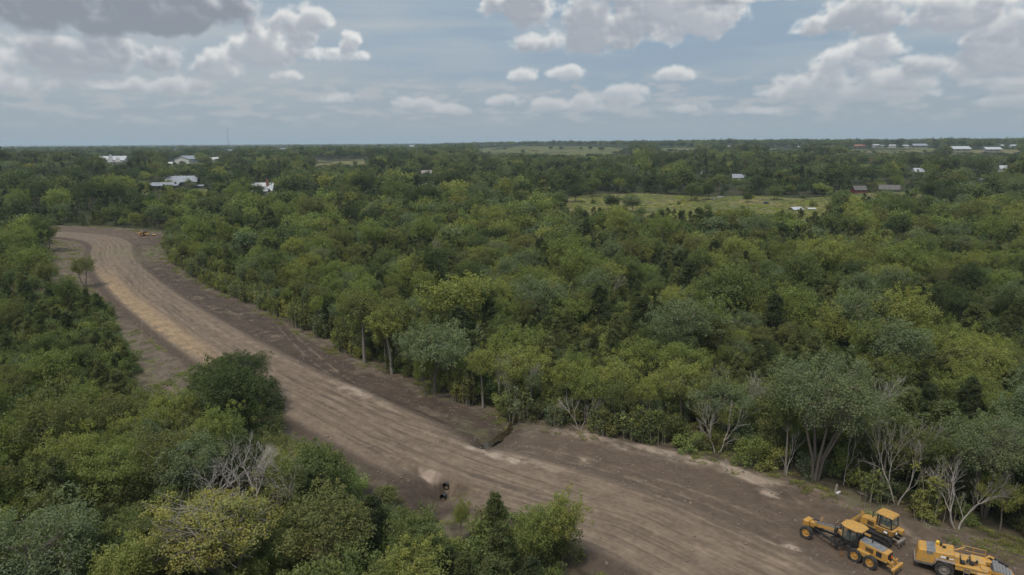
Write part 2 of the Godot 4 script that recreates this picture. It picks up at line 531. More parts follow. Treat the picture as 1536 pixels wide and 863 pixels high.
# colours of the bare soil, per place along and across (linear values)
func soil_image(w: int, h: int) -> Image:
	var out := PackedByteArray(); out.resize(w * h * 3)
	var nz := FastNoiseLite.new()
	nz.seed = 21; nz.frequency = 0.11; nz.fractal_octaves = 5; nz.fractal_gain = 0.6
	var fine := FastNoiseLite.new()
	fine.seed = 4; fine.frequency = 1.3; fine.fractal_octaves = 3
	var lut := PackedByteArray(); lut.resize(4096)
	for i in 4096:
		lut[i] = int(255.0 * Color(i / 4095.0, 0, 0).linear_to_srgb().r)
	var np := path_p.size()
	var soil := Vector3(0.108, 0.080, 0.060)
	var lane_c := Vector3(0.196, 0.148, 0.108)
	var dark := Vector3(0.060, 0.045, 0.035)
	var pale := Vector3(0.33, 0.262, 0.206)
	var tan_c := Vector3(0.32, 0.222, 0.125)
	var litter := Vector3(0.105, 0.082, 0.06)
	var grass := Vector3(0.105, 0.13, 0.045)
	# wheel marks left by machines that crossed the lane: start, offset, slant, bend, length
	var marks := []
	var mr := RandomNumberGenerator.new()
	mr.seed = 40
	for e in 26: marks.append([mr.randf_range(60.0, S_END - 40.0), mr.randf_range(-6.0, 14.0), mr.randf_range(-0.22, 0.22), mr.randf_range(-0.004, 0.004), mr.randf_range(14.0, 42.0), mr.randf_range(0.35, 0.9), mr.randf() < 0.35])
	for x in w:
		var s := float(x) / w * S_END
		var here := []
		for e in marks:
			var f: float = s - e[0]
			if absf(f) < e[4]:
				for g in [-0.95, 0.95]: here.append([e[1] + e[2] * f + e[3] * f * f + g, e[5] * minf(1.0, (e[4] - absf(f)) * 0.2), e[6]])
		var i := mini(np - 1, int(s / DS))
		var k := path_k[i]
		var ww := path_w[i]
		var e1 := nz.get_noise_2d(s * 0.5, 300.0)
		var wob := nz.get_noise_2d(s * 0.12, 50.0) * 1.6
		for y in h:
			var t := lerpf(T0, T1, (y + 0.5) / h)
			var big := nz.get_noise_2d(s * 0.6, t * 0.9)
			var mid := nz.get_noise_2d(s * 2.2 + 90.0, t * 3.0)
			var tt := t + wob
			var str1 := nz.get_noise_2d(s * 0.10, tt * 7.0)
			var str2 := nz.get_noise_2d(s * 0.16 + 40.0, tt * 30.0)
			var gr := fine.get_noise_2d(s, t)
			var c := soil
			# right-hand cleared soil: darker and moister round the bend
			var moist := smoothstep(4.6, 5.4, k) * smoothstep(10.1, 9.4, k) * 0.85 + smoothstep(2.0, 2.6, k) * smoothstep(4.6, 4.0, k) * 0.6
			moist *= smoothstep(6.0, 8.2, t + mid * 1.5) * smoothstep(ww.y - 1.0, ww.y - 4.0, t + big * 4.0)
			c = c.lerp(dark, clampf(moist + big * 0.55 + str1 * 0.35, 0.0, 1.0))
			c = c.lerp(lane_c, clampf((big + mid * 0.5 - 0.12) * 1.1, 0.0, 0.6))
			# ends of the lane: loose darker soil on its left shoulder
			c = c.lerp(dark, smoothstep(-6.0, -7.4, t + mid) * smoothstep(-10.5, -8.5, t) * 0.6)
			# the lane itself
			var lane := smoothstep(7.6, 6.0, absf(t + 0.4) + mid * 1.0)
			var worn_k := clampf(0.7 + big * 1.4, 0.4, 1.0)
			var track := clampf(0.66 + (str1 * 0.8 + str2 * 0.6) * worn_k + mid * 0.25, 0.0, 1.15)
			c = c.lerp(soil.lerp(lane_c, track), lane)
			# compacted wheel lines
			for r in [-4.4, -2.6, -1.0, 0.9, 2.7, 4.5]:
				var q := absf(tt - r + str1 * 0.4)
				if q < 0.35: c = c.lerp(dark, lane * 0.42 * (1.0 - q / 0.35) * clampf(0.7 + big * 2.0, 0.0, 1.0))
			for e in here:
				var q: float = absf(t - e[0])
				if q < 0.42:
					var lug := 0.6 + 0.8 * gr
					c = c.lerp(lane_c * 1.15 if e[2] else dark, e[1] * (1.0 - q / 0.42) * (0.35 + 0.4 * lug) * clampf(0.8 + mid * 2.0, 0.0, 1.0))
			# yellow sandy band on the inside of the bend
			var sand := smoothstep(4.9, 5.7, k) * smoothstep(8.2, 6.9, k) * smoothstep(-7.6, -5.6, t + mid * 0.9) * smoothstep(-0.6, -4.6, t + mid * 0.9)
			c = c.lerp(tan_c, clampf(sand * (0.6 + mid * 0.3), 0.0, 0.7))
			# pale clay turned up at the culvert and along the edge of the woods
			var clay := exp(-pow((k - 10.15) / 0.42, 2.0)) * exp(-pow((t - 4.6 + mid) / 1.1, 2.0)) * 1.1
			clay += exp(-pow((k - 9.9) / 0.12, 2.0)) * exp(-pow((t + 4.6) / 0.7, 2.0))
			clay += exp(-pow((t - ww.y + 2.0 + big * 3.0) / 1.3, 2.0)) * smoothstep(9.8, 10.5, k) * smoothstep(13.6, 12.0, k) * 0.9
			clay += exp(-pow((k - 8.6) / 0.18, 2.0)) * exp(-pow((t - 6.0 + mid) / 1.3, 2.0)) * 0.9
			clay += smoothstep(0.30, 0.42, big) * smoothstep(10.0, 11.0, k) * smoothstep(5.5, 7.0, t) * 0.55
			c = c.lerp(pale, clampf(clay * (0.75 + mid * 1.6), 0.0, 0.8))
			# wet earth of the culvert hollow
			c = c.lerp(dark * (1.0 + mid * 0.5), clampf(exp(-pow((k - 9.95) / 0.34, 2.0)) * smoothstep(-4.3, -5.3, t + mid) * 0.9, 0.0, 1.0))
			c = c.lerp(dark * (1.05 + mid * 0.5), clampf(exp(-pow((k - creek(t) + 0.05) / 0.24, 2.0)) * smoothstep(3.8, 5.6, t) * (0.85 + mid), 0.0, 0.85))
			# verge: old litter and grass towards the trees
			var left_verge := smoothstep(-9.6, -11.0, t + big * 3.0)
			var right_verge := smoothstep(ww.y - 3.2, ww.y - 1.2, t + big * 3.5) * (1.0 - 0.75 * smoothstep(9.8, 10.5, k) * smoothstep(13.5, 12.0, k))
			right_verge = maxf(right_verge, smoothstep(8.6, 10.6, t + big * 3.0) * smoothstep(3.2, 3.8, k) * smoothstep(5.3, 4.5, k))
			var verge := maxf(left_verge, right_verge)
			c = c.lerp(litter.lerp(Vector3(0.135, 0.104, 0.078), clampf(0.5 + mid * 1.6, 0.0, 1.0)), verge * 0.9)
			var green := smoothstep(0.12, 0.36, nz.get_noise_2d(s * 1.3 + 500.0, t * 1.3) + mid * 0.4 - 0.05)
			var lush := smoothstep(3.3, 3.9, k) * smoothstep(5.0, 4.2, k) * (0.6 if t > 0.0 else 0.25)
			lush += exp(-pow((k - 6.9) / 0.35, 2.0)) * exp(-pow((t + 15.0) / 3.0, 2.0)) * 0.7
			lush += exp(-pow((k - 9.55) / 0.2, 2.0)) * exp(-pow((t - 11.0) / 3.0, 2.0)) * 0.5
			c = c.lerp(grass, clampf(verge * green * 0.4 + lush * 0.7 * smoothstep(-0.25, 0.35, mid + big), 0.0, 0.5))
			# woods floor past the edges
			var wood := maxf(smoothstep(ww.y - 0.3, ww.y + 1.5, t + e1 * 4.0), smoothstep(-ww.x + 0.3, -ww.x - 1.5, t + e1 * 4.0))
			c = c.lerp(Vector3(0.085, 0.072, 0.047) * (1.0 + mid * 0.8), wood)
			c *= (1.0 + gr * 0.22 + mid * 0.22)
			var o := (y * w + x) * 3
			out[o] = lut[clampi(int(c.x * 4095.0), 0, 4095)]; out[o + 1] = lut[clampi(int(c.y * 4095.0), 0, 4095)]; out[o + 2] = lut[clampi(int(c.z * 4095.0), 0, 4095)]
	return Image.create_from_data(w, h, false, Image.FORMAT_RGB8, out)

func grain_texture(sd: int, freq: float, lo: Color, hi: Color, size := 512) -> NoiseTexture2D:
	var nz := FastNoiseLite.new()
	nz.seed = sd; nz.frequency = freq; nz.fractal_octaves = 6; nz.fractal_gain = 0.62
	var t := NoiseTexture2D.new()
	t.width = size; t.height = size; t.seamless = true; t.noise = nz
	var g := Gradient.new()
	g.set_color(0, lo); g.set_color(1, hi); g.set_offset(0, 0.2); g.set_offset(1, 0.8)
	t.color_ramp = g
	return t

func make_clearing():
	var cols := int((T1 - T0) / 0.29)
	var rows := path_p.size()
	var b := MB.new()
	var v := PackedVector3Array(); v.resize(rows * (cols + 1))
	var uv := PackedVector2Array(); uv.resize(v.size())
	for i in rows:
		for j in cols + 1:
			var t := lerpf(T0, T1, float(j) / cols)
			var p := path_p[i] + path_n[i] * t
			v[i * (cols + 1) + j] = Vector3(p.x, base_height(p.x, p.y) + clearing_height(i, t), p.y)
			uv[i * (cols + 1) + j] = Vector2(float(i) / (rows - 1), float(j) / cols)
	var ix := PackedInt32Array(); ix.resize((rows - 1) * cols * 6)
	var o := 0
	for i in rows - 1:
		for j in cols:
			var a := i * (cols + 1) + j
			ix[o] = a; ix[o + 1] = a + cols + 1; ix[o + 2] = a + 1
			ix[o + 3] = a + 1; ix[o + 4] = a + cols + 1; ix[o + 5] = a + cols + 2
			o += 6
	b.v = v; b.uv = uv; b.ix = upward(v, ix)
	b.n = normals_of(v, ix)
	b.c.resize(v.size()); b.c.fill(Color.WHITE)
	var m := mat("road soil", Color.WHITE, 0.95)
	m.albedo_texture = ImageTexture.create_from_image(soil_image(2048, 640))
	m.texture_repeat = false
	m.metallic_specular = 0.25
	m.heightmap_enabled = false
	structure("dirt_road", b.mesh(m))

func upward(v: PackedVector3Array, ix: PackedInt32Array) -> PackedInt32Array:
	var out := ix.duplicate()
	for i in range(0, ix.size(), 3):
		if (v[ix[i + 2]] - v[ix[i]]).cross(v[ix[i + 1]] - v[ix[i]]).y < 0.0:
			out[i + 1] = ix[i + 2]; out[i + 2] = ix[i + 1]
	return out

func normals_of(v: PackedVector3Array, ix: PackedInt32Array) -> PackedVector3Array:
	var n := PackedVector3Array(); n.resize(v.size())
	for i in range(0, ix.size(), 3):
		var q := (v[ix[i + 2]] - v[ix[i]]).cross(v[ix[i + 1]] - v[ix[i]])
		if q.y < 0.0: q = -q
		n[ix[i]] += q; n[ix[i + 1]] += q; n[ix[i + 2]] += q
	for i in n.size(): n[i] = n[i].normalized()
	return n

# ---------------------------------------------------------------- land
func make_ground():
	var rings := PackedFloat32Array()
	var r := 6.0
	while r < 45000.0:
		rings.append(r)
		r *= 1.035 if r < 600.0 else 1.06
	var sec := 288
	var b := MB.new()
	var v := PackedVector3Array()
	var c := PackedColorArray()
	for i in rings.size():
		for j in sec:
			var a := TAU * j / sec
			var x := sin(a) * rings[i]
			var z := -cos(a) * rings[i]
			var y := base_height(x, z)
			if x > -300 and x < 90 and z < 10 and z > -410:
				var q := on_path(x, z)
				if absf(q.y) < 25.0 and q.x > 6 and q.x < path_p.size() - 7: y -= 4.0
			v.append(Vector3(x, y, z))
			var f := noise_a.get_noise_2d(x * 3.0, z * 3.0)
			var g := noise_a.get_noise_2d(x * 0.5 + 70.0, z * 0.5)
			var cc := Color(0.075, 0.068, 0.04).lerp(Color(0.055, 0.07, 0.028), clampf(0.5 + f * 1.3, 0, 1))
			if rings[i] > 1500.0: cc = Color(0.035, 0.045, 0.02).lerp(Color(0.10, 0.11, 0.045), smoothstep(0.25, 0.45, g))
			c.append(cc)
	var ix := PackedInt32Array()
	for i in rings.size() - 1:
		for j in sec:
			var a := i * sec + j
			var d := i * sec + (j + 1) % sec
			for k in [a, a + sec, d, d, a + sec, d + sec]: ix.append(k)
	v.append(Vector3(0, 0, 0)); c.append(Color(0.07, 0.065, 0.04))
	for j in sec:
		for k in [v.size() - 1, j, (j + 1) % sec]: ix.append(k)
	b.v = v; b.c = c; b.ix = upward(v, ix); b.n = normals_of(v, ix)
	var m := mat("woods floor", Color.WHITE, 1.0, 0.0, true)
	m.metallic_specular = 0.2
	m.albedo_texture = grain_texture(31, 0.02, Color(0.72, 0.72, 0.72), Color.WHITE)
	m.uv1_triplanar = true; m.uv1_world_triplanar = true
	m.uv1_scale = Vector3.ONE * 0.11
	structure("ground", b.mesh(m))

# open fields: [pixels round the field] laid on the land
var fields := []
func make_fields():
	var dry := lin(0.25, 0.21, 0.11)
	var lush := lin(0.125, 0.15, 0.062)
	var list := [
		["meadow", [[842, 300], [880, 293], [960, 290], [1060, 296], [1130, 294], [1200, 298], [1262, 294], [1300, 297], [1290, 312], [1240, 320], [1215, 338], [1150, 340], [1060, 338], [1000, 334], [900, 330], [848, 324]], 1.0],
		["yard", [[1240, 298], [1290, 290], [1390, 287], [1395, 296], [1370, 300], [1300, 303], [1245, 306]], 0.5],
		["hayfield", [[470, 250], [478, 240], [545, 239], [550, 250]], 1.3],
		["pasture", [[716, 224], [770, 220], [850, 219], [905, 221], [948, 224], [900, 236], [840, 238], [770, 234], [725, 231]], 0.6],
		["small_field", [[186, 294], [190, 284], [222, 282], [226, 294]], 1.0],
		["mansion_lawn", [[112, 252], [124, 246], [204, 246], [210, 253]], 0.6],
		["barn_lawn", [[232, 250], [240, 245], [300, 245], [304, 250]], 0.6],
		["farm_yard", [[286, 292], [290, 284], [312, 284], [314, 292]], 1.0],
		["roadside_field", [[985, 228], [992, 223], [1040, 222], [1045, 227]], 0.9],
		["east_field", [[1150, 227], [1152, 223], [1190, 223], [1196, 227]], 0.9],
		["town_field", [[1270, 229], [1280, 224], [1400, 222], [1405, 230], [1350, 232]], 0.7],
		["mill_yard", [[1425, 234], [1430, 226], [1530, 224], [1532, 232]], 1.2],
		["west_field", [[555, 234], [562, 230], [592, 230], [596, 234]], 0.4],
		["strip_field", [[600, 224], [640, 222], [700, 222], [700, 225]], 0.7]]
	clear_rects.append([855, 299, 1195, 318, 395.0])
	for f in list:
		var pts := PackedVector2Array()
		for q in f[1]:
			var p := land(q[0], q[1])
			pts.append(Vector2(p.x, p.z))
		fields.append(pts)
		if f[0] in ["pasture", "hayfield", "town_field", "roadside_field", "east_field", "mill_yard"]:
			var bx := Rect2(f[1][0][0], f[1][0][1], 0, 0)
			for q in f[1]: bx = bx.expand(Vector2(q[0], q[1]))
			clear_rects.append([bx.position.x + 4.0, bx.position.y, bx.end.x - 4.0, bx.end.y - 1.0, 1e6])
		# a grid of points inside keeps the sheet on the land
		var lo := pts[0]
		var hi := pts[0]
		for p in pts: lo = lo.min(p); hi = hi.max(p)
		var stp := maxf(4.0, (hi - lo).length() / 60.0)
		var b := MB.new()
		var lift := 0.06 + stp * 0.012
		var nx := int((hi.x - lo.x) / stp) + 1
		var nz := int((hi.y - lo.y) / stp) + 1
		for i in nx:
			for j in nz:
				var cell := PackedVector2Array([lo + Vector2(i, j) * stp, lo + Vector2(i + 1, j) * stp, lo + Vector2(i + 1, j + 1) * stp, lo + Vector2(i, j + 1) * stp])
				for poly in Geometry2D.intersect_polygons(cell, pts):
					var tr := Geometry2D.triangulate_polygon(poly)
					for k in range(0, tr.size(), 3):
						var w3 := []
						for e in 3:
							var p2: Vector2 = poly[tr[k + e]]
							var s := noise_a.get_noise_2d(p2.x * 2.2, p2.y * 2.2) + noise_b.get_noise_2d(p2.x * 1.4, p2.y * 1.4) * 0.8
							w3.append([Vector3(p2.x, base_height(p2.x, p2.y) + lift, p2.y), dry.lerp(lush, clampf(1.0 - f[2] * 0.62 + s * 0.9, 0, 1)).srgb_to_linear()])
						var st := b.v.size()
						for e in 3:
							b.col = w3[e][1]
							b.vert(w3[e][0], Vector3.UP)
						var order := [0, 1, 2] if (w3[2][0] - w3[0][0]).cross(w3[1][0] - w3[0][0]).y > 0 else [0, 2, 1]
						for e in order: b.ix.append(st + e)
		var m := mat("pasture grass", Color.WHITE, 1.0, 0.0, true)
		m.metallic_specular = 0.2
		if m.albedo_texture == null:
			m.albedo_texture = grain_texture(57, 0.016, Color(0.62, 0.66, 0.6), Color(1, 0.98, 0.94))
			m.uv1_triplanar = true; m.uv1_world_triplanar = true
			m.uv1_scale = Vector3.ONE * 0.018
		structure(f[0], b.mesh(m))

func in_field(x: float, z: float) -> bool:
	for f in fields:
		if Geometry2D.is_point_in_polygon(Vector2(x, z), f): return true
	return false

func make_water():
	var b := MB.new()
	var i0 := 0
	var strip := []
	for t in range(6, 22):
		var tt := t * 1.0
		var k := creek(tt)
		var i := 0
		while i < path_k.size() - 1 and path_k[i] < k: i += 1
		strip.append([i, tt])
	for q in strip.size() - 1:
		var a: Array = strip[q]
		var e: Array = strip[q + 1]
		var y := -1.0
		var pa: Vector2 = path_p[a[0]] + path_n[a[0]] * a[1]
		var pe: Vector2 = path_p[e[0]] + path_n[e[0]] * e[1]
		var d := (pe - pa).normalized()
		var s := Vector2(-d.y, d.x) * (0.62 + 0.16 * sin(q * 1.7))
		b.quad(Vector3(pa.x - s.x, y, pa.y - s.y), Vector3(pe.x - s.x, y, pe.y - s.y), Vector3(pe.x + s.x, y, pe.y + s.y), Vector3(pa.x + s.x, y, pa.y + s.y))
	var m := mat("muddy water", lin(0.036, 0.027, 0.016), 0.08)
	structure("creek_water", b.mesh(m))

# ---------------------------------------------------------------- trees
func rdir(r: RandomNumberGenerator) -> Vector3:
	var z := r.randf_range(-1, 1)
	var a := r.randf() * TAU
	var q := sqrt(1.0 - z * z)
	return Vector3(q * cos(a), z, q * sin(a))

func bend(a: Vector3, b: Vector3, r: RandomNumberGenerator, amt: float, steps := 4) -> Array:
	var pts := []
	var l := a.distance_to(b)
	var off := rdir(r) * l * amt
	for i in steps + 1:
		var f := float(i) / steps
		pts.append(a.lerp(b, f) + off * sin(f * PI) + (rdir(r) * l * amt * 0.3 if i > 0 and i < steps else Vector3.ZERO))
	return pts

func taper(a: float, b: float, steps: int) -> Array:
	var o := []
	for i in steps + 1: o.append(lerpf(a, b, float(i) / steps))
	return o

# one clump of leaf sprays about a point
func clump(b: MB, at: Vector3, cr: float, flat: float, count: int, ln: float, wd: float, r: RandomNumberGenerator, tone: float, warm: float, upward: float):
	for i in count:
		var d := rdir(r)
		var u := pow(r.randf(), 0.38)
		var off := Vector3(d.x, d.y * flat, d.z) * cr * u
		var nn := (d * 0.6 + Vector3(0, 0.3, 0) + rdir(r) * 0.85).normalized()
		var dir := (d + Vector3(0, upward, 0) + rdir(r) * 0.7)
		dir = (dir - nn * dir.dot(nn)).normalized()
		var k := r.randf_range(0.78, 1.0) * tone
		var y := clampf(warm + r.randf_range(-0.12, 0.12), 0.0, 1.0)
		var s := r.randf_range(0.7, 1.3)
		b.leaf(at + off, nn, dir, ln * s, wd * s, Color(k * (0.84 + 0.16 * y), k * (0.96 - 0.04 * y), k * (0.95 - 0.35 * y)))

# kinds of tree; returns wood and crown builders
func grow(kind: String, sd: int, lod := 0) -> Array:
	var r := RandomNumberGenerator.new()
	r.seed = sd
	var wood := MB.new()
	var crown := MB.new()
	var many := [1.0, 0.13, 0.045][lod] as float
	var big := [1.0, 2.6, 4.6][lod] as float
	match kind:
		"elm", "locust", "edge", "oak", "yellow":
			var h := 9.5
			var rad := 3.5
			var low := 0.16
			var ncl := 100
			var cr := 1.0
			var per := 120
			var ln := 0.215
			var wd := 0.062
			var flat := 0.88
			if kind == "locust": h = 9.0; rad = 3.7; low = 0.26; ncl = 80; cr = 0.95; per = 105; ln = 0.25; wd = 0.045; flat = 0.7
			if kind == "edge": h = 12.0; rad = 2.9; low = 0.46; ncl = 80; cr = 0.85; per = 105; ln = 0.22; wd = 0.062
			if kind == "oak": h = 14.5; rad = 6.6; low = 0.36; ncl = 230; cr = 1.2; per = 110; ln = 0.23; wd = 0.065; flat = 0.75
			if kind == "yellow": h = 9.0; rad = 4.4; low = 0.28; ncl = 140; cr = 0.82; per = 150; ln = 0.165; wd = 0.05
			if lod > 0: ncl = int(ncl * 0.42); cr *= 1.4
			per = maxi(6, int(per * many * (100.0 / ncl if lod > 0 else 1.0)))
			ln *= big; wd *= big
			low *= r.randf_range(0.75, 1.15)
			var mid := h * (low + 1.0) * 0.5
			var ry := h * (1.0 - low) * 0.5
			var lobes := []
			for i in r.randi_range(5, 8):
				var q := rdir(r); q.y = absf(q.y) * 0.9 - 0.1
				lobes.append(q.normalized())
			var lean := Vector3(r.randf_range(-0.5, 0.5), 0, r.randf_range(-0.5, 0.5))
			var fork := Vector3(0, h * low * r.randf_range(0.75, 1.0), 0) + lean * 0.3
			var tr := h * 0.017 + 0.03
			if kind == "oak": tr *= 0.6
			var stems := []
			var nst := 1
			if kind == "oak": nst = 5
			elif kind == "yellow": nst = 3
			elif r.randf() < 0.35: nst = 2
			for i in nst:
				var a := TAU * i / nst + r.randf()
				var out := Vector3(cos(a), 0, sin(a)) * (rad * 0.32 if nst > 1 else 0.15)
				var top := Vector3(0, h * 0.78, 0) + lean + out * 1.5
				var foot := Vector3(cos(a), 0, sin(a)) * (0.22 if nst > 1 else 0.0)
				var pts := [foot - Vector3(0, 0.3, 0), foot + (fork - foot) * 0.5 + out * 0.25, fork + out * 0.8, fork.lerp(top, 0.5) + out * 0.4 + rdir(r) * 0.25, top]
				wood.tube(pts, [tr * 1.35, tr, tr * 0.8, tr * 0.5, tr * 0.15], 6 if lod == 0 else 4, false)
				stems.append(pts)
			for i in ncl:
				var d := rdir(r)
				if d.y < -0.45: d.y = -d.y * 0.5
				d = d.normalized()
				var m := 0.58
				for q in lobes: m = maxf(m, 0.56 + 0.5 * pow(maxf(0.0, d.dot(q)), 4.0))
				var u := pow(r.randf_range(0.12, 1.0), 0.4) * r.randf_range(0.85, 1.2)
				var p := Vector3(0, mid, 0) + lean + Vector3(d.x * rad, d.y * ry, d.z * rad) * m * u
				var s := r.randf_range(0.5, 1.35) * (1.1 - 0.3 * maxf(0.0, d.y))
				clump(crown, p, cr * s, flat, int(per * s), ln, wd, r, r.randf_range(0.8, 1.0), r.randf_range(0.2, 0.75), 0.1 if kind != "locust" else -0.3)
				if lod == 0 and (i % 3 == 0 or kind == "yellow" or kind == "oak"):
					var st: Array = stems[i % nst]
					var hh := clampf((p.y - 1.6) / h, low * 0.8, 0.72)
					var from: Vector3 = st[2].lerp(st[4], clampf((hh * h - st[2].y) / maxf(0.1, st[4].y - st[2].y), 0.0, 1.0))
					wood.tube(bend(from, p, r, 0.10, 3), taper(tr * 0.36, 0.02, 3), 4, false)
					if kind == "yellow":
						for e in 4: wood.tube(bend(from.lerp(p, 0.55), p + rdir(r) * 1.2, r, 0.14, 3), taper(0.045, 0.014, 3), 3, false)
			# loose sprigs break the outline
			for i in (46 if lod == 0 else (16 if lod == 1 else 6)):
				var d := rdir(r)
				if d.y < -0.2: d.y = -d.y
				d = d.normalized()
				var m := 0.6
				for q in lobes: m = maxf(m, 0.56 + 0.5 * pow(maxf(0.0, d.dot(q)), 4.0))
				var p := Vector3(0, mid, 0) + lean + Vector3(d.x * rad, d.y * ry, d.z * rad) * m * r.randf_range(1.08, 1.36)
				clump(crown, p, r.randf_range(0.22, 0.5) * (1.5 if lod > 0 else 1.0), 1.2, maxi(4, int(34 * many)), ln, wd, r, r.randf_range(0.86, 1.0), r.randf_range(0.35, 0.85), 0.8)
		"cedar":
			var h := 8.5
			var rad := 3.0
			var ncl := 120
			var per := 95
			var ln := 0.30
			var wd := 0.045
			if lod > 0: ncl = 46
			per = maxi(6, int(per * many * (2.0 if lod > 0 else 1.0)))
			ln *= big * 0.95; wd *= big * 1.15
			var sq := r.randf_range(0.5, 0.75)
			wood.tube([Vector3(0, -0.3, 0), Vector3(0.05, h * 0.4, 0.04), Vector3(0, h * 0.93, 0)], [0.17, 0.11, 0.02], 6 if lod == 0 else 4, false)
			for i in ncl:
				var t := pow(r.randf(), 0.85)
				var a := i * 2.39996 + r.randf_range(-0.5, 0.5)
				var rr := rad * pow(1.0 - t * 0.96, sq) * r.randf_range(0.55, 1.0) * (0.72 + 0.28 * sin(a * 3.0 + sd + t * 4.0))
				var p := Vector3(cos(a) * rr, h * (0.07 + 0.9 * t) - rr * 0.06, sin(a) * rr)
				var cr := lerpf(0.95, 0.38, t) * r.randf_range(0.75, 1.2) * (1.2 if lod > 0 else 1.0)
				clump(crown, p, cr, 0.75, int(per * (1.15 - 0.5 * t)), ln, wd, r, r.randf_range(0.78, 1.0), r.randf_range(0.1, 0.6), 0.75)
				if lod == 0 and i % 3 == 0:
					wood.tube([Vector3(0, p.y - rr * 0.25, 0), p], [0.04, 0.012], 3, false)
			crown_tip(crown, h, ln, wd, r)
		"shrub":
			var ncl := 15 if lod == 0 else 9
			for i in ncl:
				var a := r.randf() * TAU
				var q := sqrt(r.randf()) * 1.5
				var p := Vector3(cos(a) * q, r.randf_range(0.5, 2.6) * (1.0 - q * 0.22), sin(a) * q)
				clump(crown, p, r.randf_range(0.5, 0.85) * (1.25 if lod > 0 else 1.0), 0.8, int(125 * maxf(many, 0.2)), 0.19 * big, 0.055 * big, r, r.randf_range(0.78, 1.0), r.randf_range(0.2, 0.8), 0.4)
				wood.tube([Vector3(p.x * 0.15, -0.2, p.z * 0.15), p * 0.6, p], [0.035, 0.025, 0.01], 3, false)
		"sapling":
			for i in 9:
				var a := r.randf() * TAU
				var q := sqrt(r.randf()) * 1.1
				var foot := Vector3(cos(a) * q, -0.15, sin(a) * q)
				var hh := r.randf_range(2.2, 5.2)
				var top := foot + Vector3(r.randf_range(-0.8, 0.8), hh, r.randf_range(-0.8, 0.8))
				wood.tube(bend(foot, top, r, 0.06, 3), taper(r.randf_range(0.025, 0.05), 0.012, 3), 4, false)
				for j in 5:
					var f := r.randf_range(0.4, 1.0)
					clump(crown, foot.lerp(top, f) + rdir(r) * 0.25, r.randf_range(0.22, 0.5), 0.9, 20, 0.26, 0.07, r, r.randf_range(0.7, 1.0), r.randf_range(0.3, 0.9), 0.5)
		"weed":
			for i in 60:
				var a := r.randf() * TAU
				var q := sqrt(r.randf()) * 0.55
				var foot := Vector3(cos(a) * q, 0, sin(a) * q)
				var d := (Vector3(cos(a) * 0.5, 1.0, sin(a) * 0.5) + rdir(r) * 0.45).normalized()
				var ll := r.randf_range(0.25, 0.6)
				crown.leaf(foot + d * ll * 0.5, d.cross(rdir(r)).normalized(), d, ll, 0.03, Color(r.randf_range(0.7, 1), r.randf_range(0.75, 1), r.randf_range(0.5, 0.9)))
	return [wood, crown]

func crown_tip(b: MB, h: float, ln: float, wd: float, r: RandomNumberGenerator):
	clump(b, Vector3(0, h * 0.95, 0), 0.25, 1.6, 26, ln * 0.8, wd, r, 0.9, 0.4, 1.2)

# leafless tree: limbs split again and again
func bare(b: MB, from: Vector3, dir: Vector3, l: float, rad: float, depth: int, r: RandomNumberGenerator, spread: float, droop := 0.0):
	var to := from + dir * l
	var pts := bend(from, to, r, 0.07, 3)
	b.tube(pts, taper(rad, rad * 0.62, 3), 6 if depth > 4 else (4 if depth > 2 else 3), false)
	if depth == 0: return
	var kids := 2 if r.randf() < 0.55 else 3
	for i in kids:
		var d := (dir + rdir(r) * spread + Vector3(0, 0.14 - droop, 0)).normalized()
		bare(b, to, d, l * r.randf_range(0.62, 0.9), rad * (0.62 if i > 0 else 0.68), depth - 1, r, spread, droop)
	if depth > 1 and r.randf() < 0.8:
		bare(b, pts[2], (dir + rdir(r) * (spread + 0.35)).normalized(), l * 0.5, rad * 0.42, maxi(0, depth - 2), r, spread, droop)

func bare_tree(sd: int, h: float, spread: float, clear: float, stems: int, depth := 6) -> MB:
	var r := RandomNumberGenerator.new()
	r.seed = sd
	var b := MB.new()
	for i in stems:
		var a := TAU * i / stems + r.randf()
		var d := (Vector3(0, 1, 0) + Vector3(cos(a), 0, sin(a)) * (0.35 if stems > 1 else 0.06)).normalized()
		bare(b, Vector3(cos(a), 0, sin(a)) * (0.15 if stems > 1 else 0.0) - Vector3(0, 0.2, 0), d, h * clear, h * 0.0098 + 0.022, depth, r, spread)
	return b

var shapes := {}     # kind -> [[wood mesh, crown mesh, joined mesh], ...]
var leaf_tints := {}
var wood_mats := []

func leaf_mat(key: String, c: Color) -> StandardMaterial3D:
	var m := mat("leaves " + key, c, 0.75, 0.0, true)
	m.metallic_specular = 0.3
	m.backlight_enabled = true
	m.backlight = Color(0.78, 0.88, 0.48)
	m.cull_mode = BaseMaterial3D.CULL_DISABLED
	return m

